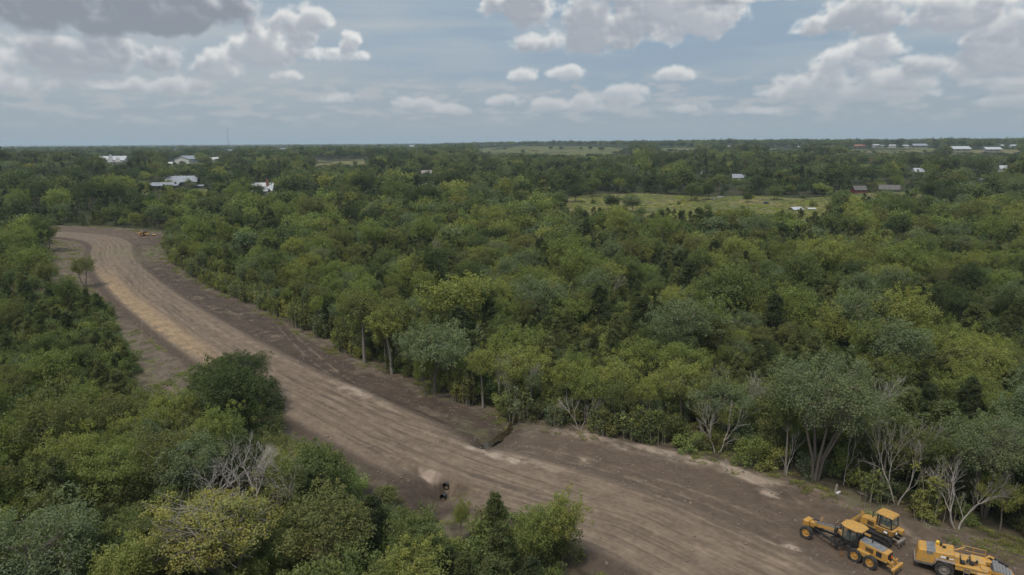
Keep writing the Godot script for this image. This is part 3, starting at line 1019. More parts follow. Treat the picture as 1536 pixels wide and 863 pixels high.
func make_shapes():
	for k in [["grey", 0.20, 0.165, 0.135], ["pale", 0.30, 0.265, 0.228], ["brown", 0.125, 0.098, 0.078], ["young", 0.36, 0.325, 0.235]]:
		wood_mats.append(worn("bark " + k[0], lin(k[1], k[2], k[3]), lin(k[1] * 0.6, k[2] * 0.6, k[3] * 0.6), 0.95, 0.0, 1.5))
	var white := leaf_mat("mixed", Color.WHITE)
	for q in [["elm", 4], ["locust", 3], ["cedar", 4], ["edge", 3], ["oak", 1], ["yellow", 1], ["shrub", 3], ["sapling", 3], ["weed", 2]]:
		for lod in ([0, 1, 2] if q[0] in ["elm", "locust", "cedar"] else [0]):
			var list := []
			for i in q[1]:
				var g := grow(q[0], 100 + i * 17 + q[0].hash() % 97, lod)
				var wm: ArrayMesh = null
				var wmat: Material = wood_mats[3 if q[0] == "sapling" else (1 if q[0] in ["yellow", "edge"] else 0)]
				if g[0].v.size(): wm = g[0].mesh(wmat)
				var cm: ArrayMesh = g[1].mesh(white)
				var jm := ArrayMesh.new()
				g[1].mesh(white, jm)
				if wm: g[0].mesh(wmat, jm)
				list.append([wm, cm, jm])
			shapes[q[0] + ("" if lod == 0 else str(lod))] = list

# leaf colours (linear): name, colour
const TINTS := {
	"mid": [0.208, 0.236, 0.106], "olive": [0.248, 0.246, 0.112], "bright": [0.290, 0.320, 0.120], "deep": [0.118, 0.144, 0.072], "grey": [0.246, 0.276, 0.178], "cedar": [0.176, 0.188, 0.084], "darkcedar": [0.112, 0.126, 0.064], "yellow": [0.420, 0.385, 0.150], "lime": [0.370, 0.372, 0.138]}
const TINT_WORDS := {"mid": "mid-green", "olive": "olive-green", "bright": "bright green", "deep": "deep green", "grey": "grey-green", "cedar": "olive", "darkcedar": "dark olive", "yellow": "yellowing", "lime": "yellow-green"}

func tint(t: String, r: RandomNumberGenerator, j := 0.2) -> Color:
	var c: Array = TINTS[t]
	var k := r.randf_range(1.0 - j, 1.0 + j)
	var w := r.randf_range(-0.07, 0.07)
	return Color(c[0] * k * (1.0 + w), c[1] * k, c[2] * k * (1.0 - w))

const CLEAR_VIEW := [[95, 343], [232, 350], [245, 372], [262, 400], [300, 425], [360, 445], [420, 470], [470, 500], [520, 530], [550, 548], [600, 570], [650, 592], [700, 608], [760, 618], [830, 635], [900, 655], [1000, 680], [1080, 695], [1150, 710], [1220, 725], [1345, 758], [1440, 795], [1536, 840], [1560, 900], [905, 900], [898, 800], [890, 770], [850, 748], [790, 748], [740, 748], [715, 742], [690, 762], [650, 762], [600, 737], [540, 692], [500, 675], [440, 645], [400, 615], [425, 580], [420, 550], [350, 528], [300, 540], [270, 570], [215, 578], [207, 490], [192, 458], [130, 432], [100, 420], [76, 395], [92, 365]]
var clear_poly := PackedVector2Array()
var feet := []         # Vector3(x, z, free radius)
var clear_rects := []   # [left, top, right, bottom, depth]: what stands there stays in view
var trees := []         # placed: [kind, variant, tint name, Color, Transform3D, height, size on the picture, pixel]

func place(kind: String, variant: int, tn: String, p: Vector3, scale: Vector3, turn: float, r: RandomNumberGenerator, forced := false, label := "") -> bool:
	var hh := {"elm": 9.5, "locust": 9.0, "cedar": 8.5, "edge": 12.0, "oak": 14.5, "yellow": 9.0, "shrub": 3.0, "sapling": 4.5}[kind] as float * scale.y
	var rr := {"elm": 3.6, "locust": 3.8, "cedar": 2.3, "edge": 2.9, "oak": 6.6, "yellow": 4.4, "shrub": 1.9, "sapling": 1.4}[kind] as float * scale.x
	var top := to_pixel(p + Vector3(0, hh * 0.97, 0))
	var mid := to_pixel(p + Vector3(0, hh * (0.6 if kind != "cedar" else 0.35), 0))
	if not forced:
		for f in feet:
			if Vector2(p.x - f.x, p.z - f.y).length() < f.z * (0.35 if kind == "shrub" else 1.0): return false
	if not forced and mid.z > 0.0:
		var pr := rr / mid.z * FOCAL
		if mid.z < 450.0:
			for q in [Vector2(top.x, top.y), Vector2(mid.x - pr * 0.8, mid.y), Vector2(mid.x + pr * 0.8, mid.y), Vector2(mid.x, lerpf(mid.y, top.y, 0.5)), Vector2(mid.x + pr * 0.5, lerpf(mid.y, top.y, 0.6)), Vector2(mid.x - pr * 0.5, lerpf(mid.y, top.y, 0.6))]:
				if Geometry2D.is_point_in_polygon(q, clear_poly): return false
		var shrunk := false
		for c in clear_rects:
			if mid.z < c[4] and mid.x + pr > c[0] and mid.x - pr < c[2] and top.y < lerpf(c[3], c[1], 0.42) and mid.y + pr * 2.0 > c[1]:
				if kind == "shrub" or r.randf() < 0.3: return false
				shrunk = true
		if shrunk:
			scale *= 0.48; hh *= 0.48; rr *= 0.48
	var size := rr * hh / (mid.z * mid.z) if mid.z > 1.0 else 0.0
	if mid.x < -20 or mid.x > 1556 or top.y > 858: size *= 0.0005
	trees.append([kind, variant, tn, tint(tn, r), Transform3D(Basis(Vector3.UP, turn).scaled_local(scale), p), hh, size, mid, label])
	return true

func pick_kind(x: float, z: float, r: RandomNumberGenerator) -> Array:
	var a := noise_a.get_noise_2d(x * 2.0 + 100.0, z * 2.0) + r.randf_range(-0.28, 0.28)
	var b := noise_a.get_noise_2d(x * 1.1, z * 1.1 + 300.0) + r.randf_range(-0.3, 0.3)
	if a > 0.04: return ["cedar", ["cedar", "cedar", "darkcedar", "olive"][r.randi() % 4]]
	if a < -0.22: return ["locust", ["bright", "lime", "grey", "olive"][r.randi() % 4]]
	if b > 0.2: return ["elm", ["bright", "lime", "mid"][r.randi() % 3]]
	if b < -0.2: return ["elm", ["deep", "grey", "mid"][r.randi() % 3]]
	return ["elm", ["mid", "olive", "mid", "deep", "bright"][r.randi() % 5]]

func make_forest():
	for q in CLEAR_VIEW: clear_poly.append(Vector2(q[0], q[1]))
	var r := RandomNumberGenerator.new()
	r.seed = 2024
	# near woods, tree by tree on a jittered grid; spacing widens with distance
	for band in [[44.0, 150.0, 4.7, 0.88], [150.0, 300.0, 5.3, 0.92], [300.0, 430.0, 6.8, 1.05], [430.0, 560.0, 14.0, 1.85]]:
		var sp: float = band[2]
		var n := int(band[1] / sp) + 2
		for i in range(-n, n):
			for j in range(-n, 1):
				var x := (i + r.randf_range(-0.42, 0.42)) * sp + (0.5 * sp if j % 2 else 0.0)
				var z := (j + r.randf_range(-0.42, 0.42)) * sp
				var d := sqrt(x * x + z * z)
				if d < band[0] or d >= band[1] or absf(x) > -z * 0.86 + 16.0: continue
				if in_field(x, z): continue
				if x > -290 and x < 80 and z > -410:
					var q := on_path(x, z)
					if q.x > 1 and q.x < path_p.size() - 2:
						var w := path_w[int(q.x)]
						if q.y < w.y + 1.2 and q.y > -w.x - 1.2: continue
				var kt := pick_kind(x, z, r)
				var hs: float = (0.45 + 0.8 * r.randf()) * band[3]
				if d < 430.0 and r.randf() < 0.09: hs *= 1.45 * (1.0 + 0.18 * noise_a.get_noise_2d(x * 1.5, z * 1.5 + 900.0))
				if x < -20 and d < 200: hs *= 0.92
				if d > 330 and d < 430: hs *= 1.12
				if kt[0] == "cedar": hs *= 0.88
				# younger, paler growth next to the clearing
				if x > -200 and x < 70 and d < 330.0 and kt[0] != "cedar":
					var q2 := on_path(x, z)
					if q2.y > 0.0 and q2.y < 46.0 and r.randf() < 0.62: kt[1] = ["lime", "bright", "olive", "grey", "bright"][r.randi() % 5]
				if d > 430 and r.randf() < 0.5: kt[1] = "deep"
				var ws: float = hs * r.randf_range(0.85, 1.2) * (1.12 if d > 430 else 1.0)
				place(kt[0], r.randi(), kt[1], Vector3(x, base_height(x, z) - 0.1, z), Vector3(ws, hs, ws), r.randf() * TAU, r)
	# low shrubs under and between
	var sp2 := 3.0
	for i in range(-80, 80):
		for j in range(-80, 0):
			var x := (i + r.randf_range(-0.45, 0.45)) * sp2
			var z := (j + r.randf_range(-0.45, 0.45)) * sp2
			var d := sqrt(x * x + z * z)
			if d < 46.0 or d > 215.0 or absf(x) > -z * 0.84 + 12.0: continue
			var q := on_path(x, z)
			var w := path_w[int(q.x)]
			if q.x > 1 and q.x < path_p.size() - 2 and q.y < w.y + 0.3 and q.y > -w.x - 0.3: continue
			var s := r.randf_range(0.7, 1.6)
			place("shrub", r.randi(), ["mid", "olive", "bright", "lime", "cedar", "grey"][r.randi() % 6], Vector3(x, base_height(x, z), z), Vector3(s, s * r.randf_range(0.8, 1.3), s), r.randf() * TAU, r)
	# saplings and stems along the edge of the clearing, right-hand woods
	for i in range(150, path_p.size() - 30):
		var w := path_w[i]
		for e in (3 if path_k[i] > 9.7 and path_k[i] < 12.4 else 2):
			if r.randf() < 0.8 * clampf(0.4 + noise_b.get_noise_2d(i * 1.4, 77.0) * 3.4, 0.03, 1.0):
				var t := w.y + pow(r.randf(), 1.5) * 4.5 - 0.7
				var p := path_p[i] + path_n[i] * t
				var s := r.randf_range(0.7, 1.35)
				place("sapling", r.randi(), ["olive", "lime", "bright", "grey", "mid"][r.randi() % 5], Vector3(p.x, base_height(p.x, p.y), p.y), Vector3(s, s * r.randf_range(0.8, 1.15), s), r.randf() * TAU, r)

	# slim pale-stemmed trees standing right at the edge
	for i in range(130, path_p.size() - 40, 5):
		if r.randf() < 0.72:
			var t := path_w[i].y + r.randf_range(0.3, 4.0)
			var p := path_p[i] + path_n[i] * t
			var s := r.randf_range(0.5, 0.85)
			place("edge", r.randi(), ["lime", "bright", "olive", "mid", "grey"][r.randi() % 5], Vector3(p.x, base_height(p.x, p.y), p.y), Vector3(s * 0.85, s, s * 0.85), r.randf() * TAU, r)

# notable trees, at the foot or (hidden foot) under the top seen in the photograph
func at_top(px: float, py: float, h: float) -> Vector3:
	var d := ray(px, py)
	var t := (h - EYE.y) / d.y
	var p := EYE + d * t
	return Vector3(p.x, base_height(p.x, p.z), p.z)

func make_notable():
	var r := RandomNumberGenerator.new()
	r.seed = 5
	var list := [
		# kind, tint, foot px or top px, height, width scale, label
		["oak", "grey", "foot", 1222, 722, 15.2, 1.0, "tall many-stemmed grey-green elm at the clearing edge above the grader"],
		["edge", "olive", "foot", 547, 545, 14.0, 1.05, "tall slim tree with bare pale trunk at the right-hand clearing edge"],
		["edge", "lime", "foot", 588, 562, 11.5, 1.25, "yellow-green tree with slender trunk beside the tall slim tree"],
		["locust", "grey", "foot", 652, 592, 12.0, 1.25, "grey-green feathery tree standing out on the bank before the ditch"],
		["elm", "bright", "foot", 637, 596, 7.5, 0.6, "thin sapling tree right of the feathery grey-green tree"],
		["oak", "deep", "top", 362, 527, 8.6, 1.15, "broad dark tree reaching over the left edge of the road"],
		["elm", "mid", "top", 310, 540, 8.4, 1.4, "rounded tree left of the dark one overhanging the road"],
		["elm", "deep", "top", 395, 560, 6.0, 1.2, "dark bush-like tree under the road-side overhanging tree"],
		["cedar", "darkcedar", "top", 330, 585, 6.0, 1.4, "dark cedar in front of the road-side overhanging tree"],
		["shrub", "deep", "top", 405, 588, 3.6, 1.3, "dark bush at the road edge under the overhanging tree"],
		["shrub", "mid", "top", 375, 585, 3.8, 1.4, "green bush filling in below the overhanging tree"],
		["shrub", "deep", "top", 345, 592, 4.0, 1.4, "dark bush left of the green one below the overhanging tree"],
		["shrub", "olive", "top", 395, 612, 3.4, 1.3, "olive bush nearest the road below the overhanging tree"],
		["locust", "grey", "top", 282, 580, 7.0, 1.3, "grey-green tree at the foot of the bare verge"],
		["locust", "olive", "foot", 128, 432, 9.0, 0.95, "lone airy tree at the bend in front of the far road"],
		["yellow", "yellow", "top", 335, 738, 9.6, 1.4, "yellowing tree with grey twigs showing, in the foreground woods"],
		["elm", "lime", "top", 845, 745, 7.6, 0.85, "bright yellow-green tree at the bottom beside the road"],
		["elm", "bright", "top", 800, 762, 7.0, 0.9, "bright green tree beside the yellow-green one at the bottom edge"],
		["cedar", "cedar", "top", 742, 738, 6.4, 0.95, "olive cedar standing just right of the culvert pipes"],
		["locust", "lime", "top", 690, 748, 5.0, 0.5, "sparse yellow-green sapling in front of the culvert pipes"],
		["elm", "bright", "top", 1190, 432, 11.5, 1.1, "large bright green round tree in the right-hand woods"],
		["elm", "grey", "top", 1350, 480, 11.0, 1.25, "broad grey-green tree in the right-hand woods above the oak"],
		["elm", "lime", "top", 610, 815, 7.4, 1.1, "yellow-green leafy tree at the bottom edge, left of centre"],
		["elm", "olive", "top", 505, 745, 8.6, 1.3, "rounded olive-green tree in the foreground right of the yellowing one"],
		["cedar", "cedar", "top", 455, 700, 8.0, 1.1, "pointed cedar between the grey dead tree and the road"],
		["cedar", "darkcedar", "top", 560, 738, 7.2, 0.9, "small dark cedar at the road edge left of the culvert"],
		["locust", "grey", "top", 60, 760, 9.0, 1.35, "wide grey-green tree in the bottom corner of the left woods"],
		["elm", "lime", "top", 175, 815, 8.0, 1.0, "bright leafy tree low in the left woods, bottom edge"],
		["locust", "grey", "top", 265, 660, 8.6, 1.2, "pale grey-green tree left of the dead tree"],
		["elm", "deep", "top", 918, 288, 11.0, 1.25, "dark round tree standing alone in the meadow"],
		["elm", "grey", "top", 948, 288, 11.5, 1.3, "grey-green tree beside the dark one in the meadow"],
		["elm", "mid", "top", 1038, 270, 14.0, 1.25, "rounded tree at the far rim of the meadow"],
		["elm", "deep", "top", 1064, 272, 12.5, 1.25, "darker tree joined to the rounded one at the meadow rim"],
		["elm", "deep", "top", 1122, 285, 8.0, 1.3, "small dark round tree at the back of the meadow"],
		["elm", "mid", "top", 1163, 275, 11.0, 1.3, "mid-green tree behind the meadow near the sheds"],
		["elm", "lime", "top", 1245, 275, 9.0, 0.9, "light green tree by the white metal shed"],
		["elm", "bright", "top", 1348, 258, 13.0, 0.95, "large bright tree behind the timber pavilion"],
		["cedar", "olive", "foot", 1160, 690, 8.5, 1.05, "bushy olive cedar at the clearing edge left of the tall elm"],
		["elm", "deep", "top", 1480, 300, 15.0, 1.3, "massive dark tree at the right border, midway down"],
		["cedar", "cedar", "top", 1420, 600, 11.0, 1.3, "tall feathery cedar above the bare trees at the right"],
		["oak", "grey", "top", 1500, 620, 12.0, 0.9, "broad grey-green tree over the right-hand border of the clearing"],
		["edge", "mid", "foot", 1178, 712, 10.0, 0.7, "slim tree with straight pale trunk left of the tall elm"],
		["locust", "lime", "foot", 1500, 800, 6.0, 0.8, "small pale green tree hanging over the mixer machine"],
		["elm", "deep", "top", 864, 272, 14.0, 1.3, "tall dark tree at the left end of the meadow's back edge"],
		["elm", "mid", "top", 890, 263, 15.0, 1.3, "broad tree behind the left part of the meadow"],
		["elm", "deep", "top", 934, 256, 16.0, 1.4, "high dark crown behind the pair of meadow trees"],
		["elm", "deep", "top", 978, 258, 15.0, 1.3, "dark rounded tree behind the meadow, left of the half-hidden house"],
		["elm", "mid", "top", 1006, 264, 13.0, 1.2, "mid-green crown between dark trees behind the meadow"],
		["elm", "deep", "top", 1140, 262, 14.0, 1.3, "dark crown right of the half-hidden pale house"],
		["elm", "olive", "top", 1192, 258, 13.0, 1.3, "olive crown above the white metal shed"],
		["elm", "deep", "top", 1222, 262, 14.0, 1.3, "dark crown left of the red shed"],
		["elm", "deep", "top", 1262, 254, 15.0, 1.4, "large dark tree behind the red shed"],
		["elm", "deep", "top", 1400, 268, 15.0, 1.5, "massive dark tree right of the pavilion"],
		["elm", "deep", "top", 1432, 276, 15.0, 1.5, "dark spreading tree right of the one by the pavilion"],
		["elm", "mid", "top", 1522, 286, 14.0, 1.4, "big tree at the right border above the massive dark one"],
		["elm", "deep", "top", 1455, 318, 12.0, 1.4, "dark crown below the spreading trees at the right"],
		["elm", "mid", "foot", 784, 231, 12.0, 1.3, "lone tree at the near side of the far pasture"],
		["elm", "deep", "foot", 826, 225, 11.0, 1.5, "dark tree in the middle of the far pasture"],
		["elm", "deep", "foot", 842, 225, 11.0, 1.5, "second dark tree in the middle of the far pasture"],
		["elm", "mid", "foot", 872, 225, 10.0, 1.3, "small tree right of the dark pair in the far pasture"],
		["elm", "deep", "foot", 886, 226, 13.0, 1.4, "round tree at the right of the far pasture"],
		["elm", "deep", "foot", 902, 228, 14.0, 1.5, "broad tree closing the right end of the far pasture"],
		["elm", "mid", "foot", 757, 226, 11.0, 1.4, "tree at the left end of the far pasture"]]
	for q in list:
		var base: float = {"elm": 9.5, "locust": 9.0, "cedar": 8.5, "edge": 12.0, "oak": 14.5, "yellow": 9.0, "shrub": 3.0}[q[0]]
		var p: Vector3
		if q[2] == "foot": p = land(q[3], q[4])
		else:
			p = at_top(q[3], q[4], q[5])
			if p.length() > 300.0:
				for k in 3: p = at_top(q[3], q[4], q[5] + base_height(p.x, p.z))
		if q[2] == "foot":
			feet.append(Vector3(p.x, p.z, 3.2))
			var v2 := Vector2(-p.x, -p.z).normalized()
			feet.append(Vector3(p.x + v2.x * 4.0, p.z + v2.y * 4.0, 3.6))
		else:
			feet.append(Vector3(p.x, p.z, 4.6 if q[0] == "yellow" else 2.4))
			if q[0] == "yellow": feet.append(Vector3(p.x - p.x / p.length() * 5.0, p.z - p.z / p.length() * 5.0, 3.5))
		var sy: float = q[5] / base
		if q[0] == "elm" and p.length() > 300.0: p.y -= 1.4
		place(q[0], trees.size(), q[1], p, Vector3(sy * q[6], sy, sy * q[6]), r.randf() * TAU, r, true, q[7])

func words_of(px: Vector3) -> String:
	var across := ["at the left border", "an eighth across", "a quarter across", "three eighths across", "at mid width", "five eighths across", "three quarters across", "seven eighths across", "at the right border"]
	var down := ["on the skyline", "far off below the skyline", "in the far woods", "well above mid height", "above mid height", "at mid height", "below mid height", "well below mid height", "low in the photo", "near the bottom", "at the bottom edge"]
	return across[clampi(int(round(px.x / 192.0)), 0, 8)] + ", " + down[clampi(int((px.y - 190.0) / 62.0), 0, 10)]

func commit_trees():
	trees.sort_custom(func(a, b): return a[6] > b[6])
	var same := {}
	var ordinal := ["nearest", "second nearest", "third nearest", "fourth nearest", "fifth nearest", "sixth nearest", "seventh nearest", "eighth nearest", "ninth nearest", "tenth nearest"]
	var kept := {"cedar": 0, "tree": 0, "shrub": 0, "sapling": 0}
	var limit := {"cedar": 150, "tree": 290, "shrub": 60, "sapling": 60}
	var left := {}
	var far := {}
	for t in trees:
		var kind: String = t[0]
		var cat: String = kind if kind in ["cedar", "shrub", "sapling"] else "tree"
		var dist: float = t[7].z
		if (kept[cat] < limit[cat] and t[6] > 0.00001) or t[8] != "":
			kept[cat] += 1
			var list: Array = shapes[kind]
			var sh: Array = list[posmod(t[1], list.size())]
			var o := Node3D.new()
			var called: String = {"elm": "elm_tree", "locust": "feathery_tree", "cedar": "cedar_tree", "edge": "slim_tree", "oak": "spreading_tree", "yellow": "yellowing_tree", "shrub": "shrub", "sapling": "sapling"}[kind]
			o.name = numbered(called)
			add_child(o)
			o.transform = t[4]
			if sh[0]: piece("stems" if kind in ["shrub", "sapling"] else "trunk", sh[0], o)
			var c := piece("foliage" if kind in ["shrub", "sapling"] else "crown", sh[1], o)
			var col: Array = TINTS[t[2]]
			c.material_override = leaf_mat(t[2], lin(col[0], col[1], col[2]))
			var word: String = {"elm": "rounded broadleaf tree", "locust": "airy feathery tree", "cedar": "pointed cedar", "edge": "slim tree", "oak": "spreading tree", "yellow": "tree", "shrub": "low bush", "sapling": "thin-stemmed sapling clump"}[kind]
			var label: String = t[8]
			if label == "":
				label = TINT_WORDS[t[2]] + " " + word + " " + words_of(t[7])
				if not same.has(label): same[label] = []
				same[label].append([t[7].z, o])
			tag(o, label, {"shrub": "bush", "sapling": "sapling", "cedar": "cedar", "tree": "tree"}[cat], word + "s " + words_of(t[7]))
		else:
			var key := kind
			if dist > 230.0 and shapes.has(kind + "1"): key = kind + "1"
			var k2 := "%s %d" % [key, posmod(t[1], shapes[key].size())]
			if not left.has(k2): left[k2] = []
			left[k2].append([t[4], t[3]])
	for label in same:
		var list: Array = same[label]
		if list.size() < 2: continue
		list.sort_custom(func(a, b): return a[0] < b[0])
		for i in list.size():
			list[i][1].set_meta("label", label + ", " + ordinal[mini(i, 9)])
	for k2 in left:
		var q: PackedStringArray = k2.split(" ")
		var low := q[0] in ["shrub", "sapling"]
		many(("undergrowth" if low else "woodland"), shapes[q[0]][int(q[1])][2], left[k2], "dense brush growing between the trees" if low else "mass of trees in the woods behind the nearer ones", "undergrowth" if low else "woodland")

func many(called: String, m: Mesh, list: Array, label: String, category: String):
	var mm := MultiMesh.new()
	mm.transform_format = MultiMesh.TRANSFORM_3D
	mm.use_colors = true
	mm.mesh = m
	mm.instance_count = list.size()
	for i in list.size():
		mm.set_instance_transform(i, list[i][0])
		mm.set_instance_color(i, list[i][1])
	var o := MultiMeshInstance3D.new()
	o.name = numbered(called)
	o.multimesh = mm
	add_child(o)
	tag(o, label, category, called + " seen as one mass", "stuff")

# woods farther off: many trees to the horizon
func make_far_woods():
	var r := RandomNumberGenerator.new()
	r.seed = 99
	var left := {}
	for band in [[560.0, 1000.0, 15.5, 2.05, "1"], [1000.0, 1900.0, 21.0, 2.2, "2"], [1900.0, 3800.0, 26.0, 2.4, "2"], [3800.0, 8500.0, 62.0, 4.2, "2"], [8500.0, 17000.0, 150.0, 7.0, "2"]]:
		var sp: float = band[2]
		var n := int(band[1] / sp) + 2
		for j in range(-n, 0):
			var half := int((-j * sp * 0.84 + 40.0) / sp)
			for i in range(-half, half):
				var x := (i + r.randf_range(-0.48, 0.48)) * sp
				var z := (j + r.randf_range(-0.48, 0.48)) * sp
				var d := sqrt(x * x + z * z)
				if d < band[0] or d >= band[1]: continue
				if d > 1300.0:
					var g := noise_a.get_noise_2d(x * 0.45 + 70.0, z * 0.45)
					if g > 0.3 - clampf((d - 3000.0) / 20000.0, 0.0, 0.2): continue
				if in_field(x, z): continue
				var kt := pick_kind(x * 0.4, z * 0.4, r)
				if kt[0] == "cedar" and d > 900.0: kt[0] = "elm"
				var hs: float = r.randf_range(0.55, 1.2) * minf(band[3], 1.85) * (1.0 + 0.3 * noise_a.get_noise_2d(x * 0.6, z * 0.6 + 900.0))
				var ws: float = band[3] * r.randf_range(0.85, 1.25)
				if kt[0] == "cedar": ws *= 0.8
				var p := Vector3(x, base_height(x, z) - 0.4, z)
				var mid := to_pixel(p + Vector3(0, 6.0 * hs, 0))
				var hid := false
				var pr := 3.5 * ws / mid.z * FOCAL
				var top := mid.y - 4.0 * hs / mid.z * FOCAL
				for c in clear_rects:
					if mid.z < c[4] and mid.x + pr > c[0] and mid.x - pr < c[2] and top < lerpf(c[3], c[1], 0.42) and mid.y + pr > c[1]: hid = true
				if hid:
					hs *= 0.4; ws *= 0.5
				var key: String = "%s%s %d" % [kt[0], band[4], r.randi() % 3]
				if not left.has(key): left[key] = []
				var tn: String = kt[1]
				if tn in ["lime", "bright"] and r.randf() < 0.75: tn = "mid"
				if r.randf() < 0.42: tn = "deep"
				left[key].append([Transform3D(Basis(Vector3.UP, r.randf() * TAU).scaled_local(Vector3(ws, hs, ws)), p), tint(tn, r) * 1.0])
	for key in left:
		var q: PackedStringArray = key.split(" ")
		many("woodland", shapes[q[0]][int(q[1])][2], left[key], "far-off woods running to the horizon", "woodland")

# grey leafless trees
func make_dead():
	var list := [
		[362, 655, "top", 9.6, 0.75, 0.22, 3, 31, "large bare silver-grey dead tree in the foreground woods", 6],
		[432, 676, "top", 8.2, 0.75, 0.22, 2, 32, "bare grey dead tree right of the large silver one", 6],
		[315, 688, "top", 7.6, 0.8, 0.2, 2, 33, "low tangled dead tree left of the large silver one", 5],
		[654, 352, "top", 10.5, 0.42, 0.28, 1, 34, "pale dead tree rising out of the middle woods", 6],
		[748, 612, "foot", 9.0, 0.25, 0.42, 1, 35, "thin pale leafless tree by the ditch head", 5],
		[775, 617, "foot", 9.5, 0.22, 0.34, 3, 36, "clump of pale bare stems above the puddle", 5],
		[1345, 757, "foot", 11.0, 0.36, 0.3, 2, 37, "bare twiggy tree with tan branches behind the dozer", 6],
		[1436, 794, "foot", 9.2, 0.42, 0.24, 2, 38, "bare V-shaped twiggy tree above the soil mixer", 6],
		[1075, 680, "foot", 7.5, 0.4, 0.26, 2, 39, "leaning leafless tree among the saplings at the clearing edge", 5],
		[1098, 640, "foot", 9.0, 0.4, 0.3, 2, 44, "pale bare tree behind the saplings left of the cedar", 5],
		[870, 645, "foot", 5.5, 0.5, 0.3, 2, 40, "bent bare sapling at the pale edge of the clearing", 4],
		[1265, 728, "foot", 8.0, 0.3, 0.4, 1, 41, "slim leaning bare trunk right of the tall elm", 4],
		[812, 352, "top", 8.0, 0.5, 0.3, 2, 42, "greyish leafless treetop below the meadow", 5],
		[395, 412, "foot", 7.0, 0.45, 0.3, 1, 43, "small dead tree at the wood edge near the far road", 5],
		[1180, 715, "foot", 6.0, 0.4, 0.35, 1, 45, "crooked pale dead stem left of the tall elm", 4],
		[912, 405, "top", 8.5, 0.5, 0.3, 2, 46, "twiggy leafless tree in the middle of the right woods", 5],
		[1310, 560, "top", 9.5, 0.45, 0.3, 1, 47, "dead grey treetop amid the right woods above the elm", 5]]
	for q in list:
		var b := bare_tree(q[7], q[3], q[4], q[5], q[6], q[9])
		# set the height true
		var hi := 0.0
		for p in b.v: hi = maxf(hi, p.y)
		var k: float = q[3] / hi
		for i in b.v.size(): b.v[i] *= k
		var at := land(q[0], q[1]) if q[2] == "foot" else at_top(q[0], q[1], q[3])
		feet.append(Vector3(at.x, at.z, 3.4 if q[2] == "top" else 2.0))
		if q[2] == "top":
			var v2 := Vector2(-at.x, -at.z).normalized()
			feet.append(Vector3(at.x + v2.x * 4.5, at.z + v2.y * 4.5, 3.0))
		var o := piece(numbered("dead_tree"), b.mesh(worn("dead wood", lin(0.42, 0.385, 0.345), lin(0.28, 0.25, 0.22), 0.95, 0.0, 1.5)), self)
		o.position = at
		tag(o, q[8], "dead tree")

# ---------------------------------------------------------------- machines
func paint(): return worn("yellow paint", lin(0.52, 0.265, 0.042), lin(0.33, 0.225, 0.11), 0.55, 0.0, 0.8, 0.35, 0.8)
func dusty(): return worn("dusty yellow paint", lin(0.52, 0.29, 0.06), lin(0.36, 0.25, 0.14), 0.7, 0.0, 0.4, 0.3, 0.8)
func black(): return worn("black steel", lin(0.018, 0.019, 0.021), lin(0.06, 0.055, 0.05), 0.5, 0.0, 0.6, 0.35, 0.9)
func grey(): return worn("grey steel", lin(0.16, 0.17, 0.185), lin(0.24, 0.23, 0.21), 0.45, 0.2, 0.7)
func rubber(): return worn("rubber", lin(0.022, 0.022, 0.023), lin(0.075, 0.066, 0.056), 0.9, 0.0, 0.8, 0.35, 0.85)
func earthy(): return worn("dusty steel", lin(0.26, 0.23, 0.2), lin(0.17, 0.15, 0.13), 0.8, 0.0, 0.7)
func glass() -> StandardMaterial3D:
	var m := mat("cab glass", Color(0.55, 0.62, 0.6, 0.22), 0.05)
	m.transparency = BaseMaterial3D.TRANSPARENCY_ALPHA
	return m

func rot_y(a: float) -> Basis: return Basis(Vector3.UP, a)
func rot_z(a: float) -> Basis: return Basis(Vector3.BACK, a)

func bar(b: MB, p: Vector3, q: Vector3, w: float, h: float, bev := 0.015):
	var d := (q - p).normalized()
	var s := d.cross(Vector3.UP)
	s = s.normalized() if s.length() > 0.01 else Vector3.BACK
	var u := s.cross(d)
	b.box((p + q) * 0.5, Vector3(p.distance_to(q), h, w), bev, Basis(d, u, s))

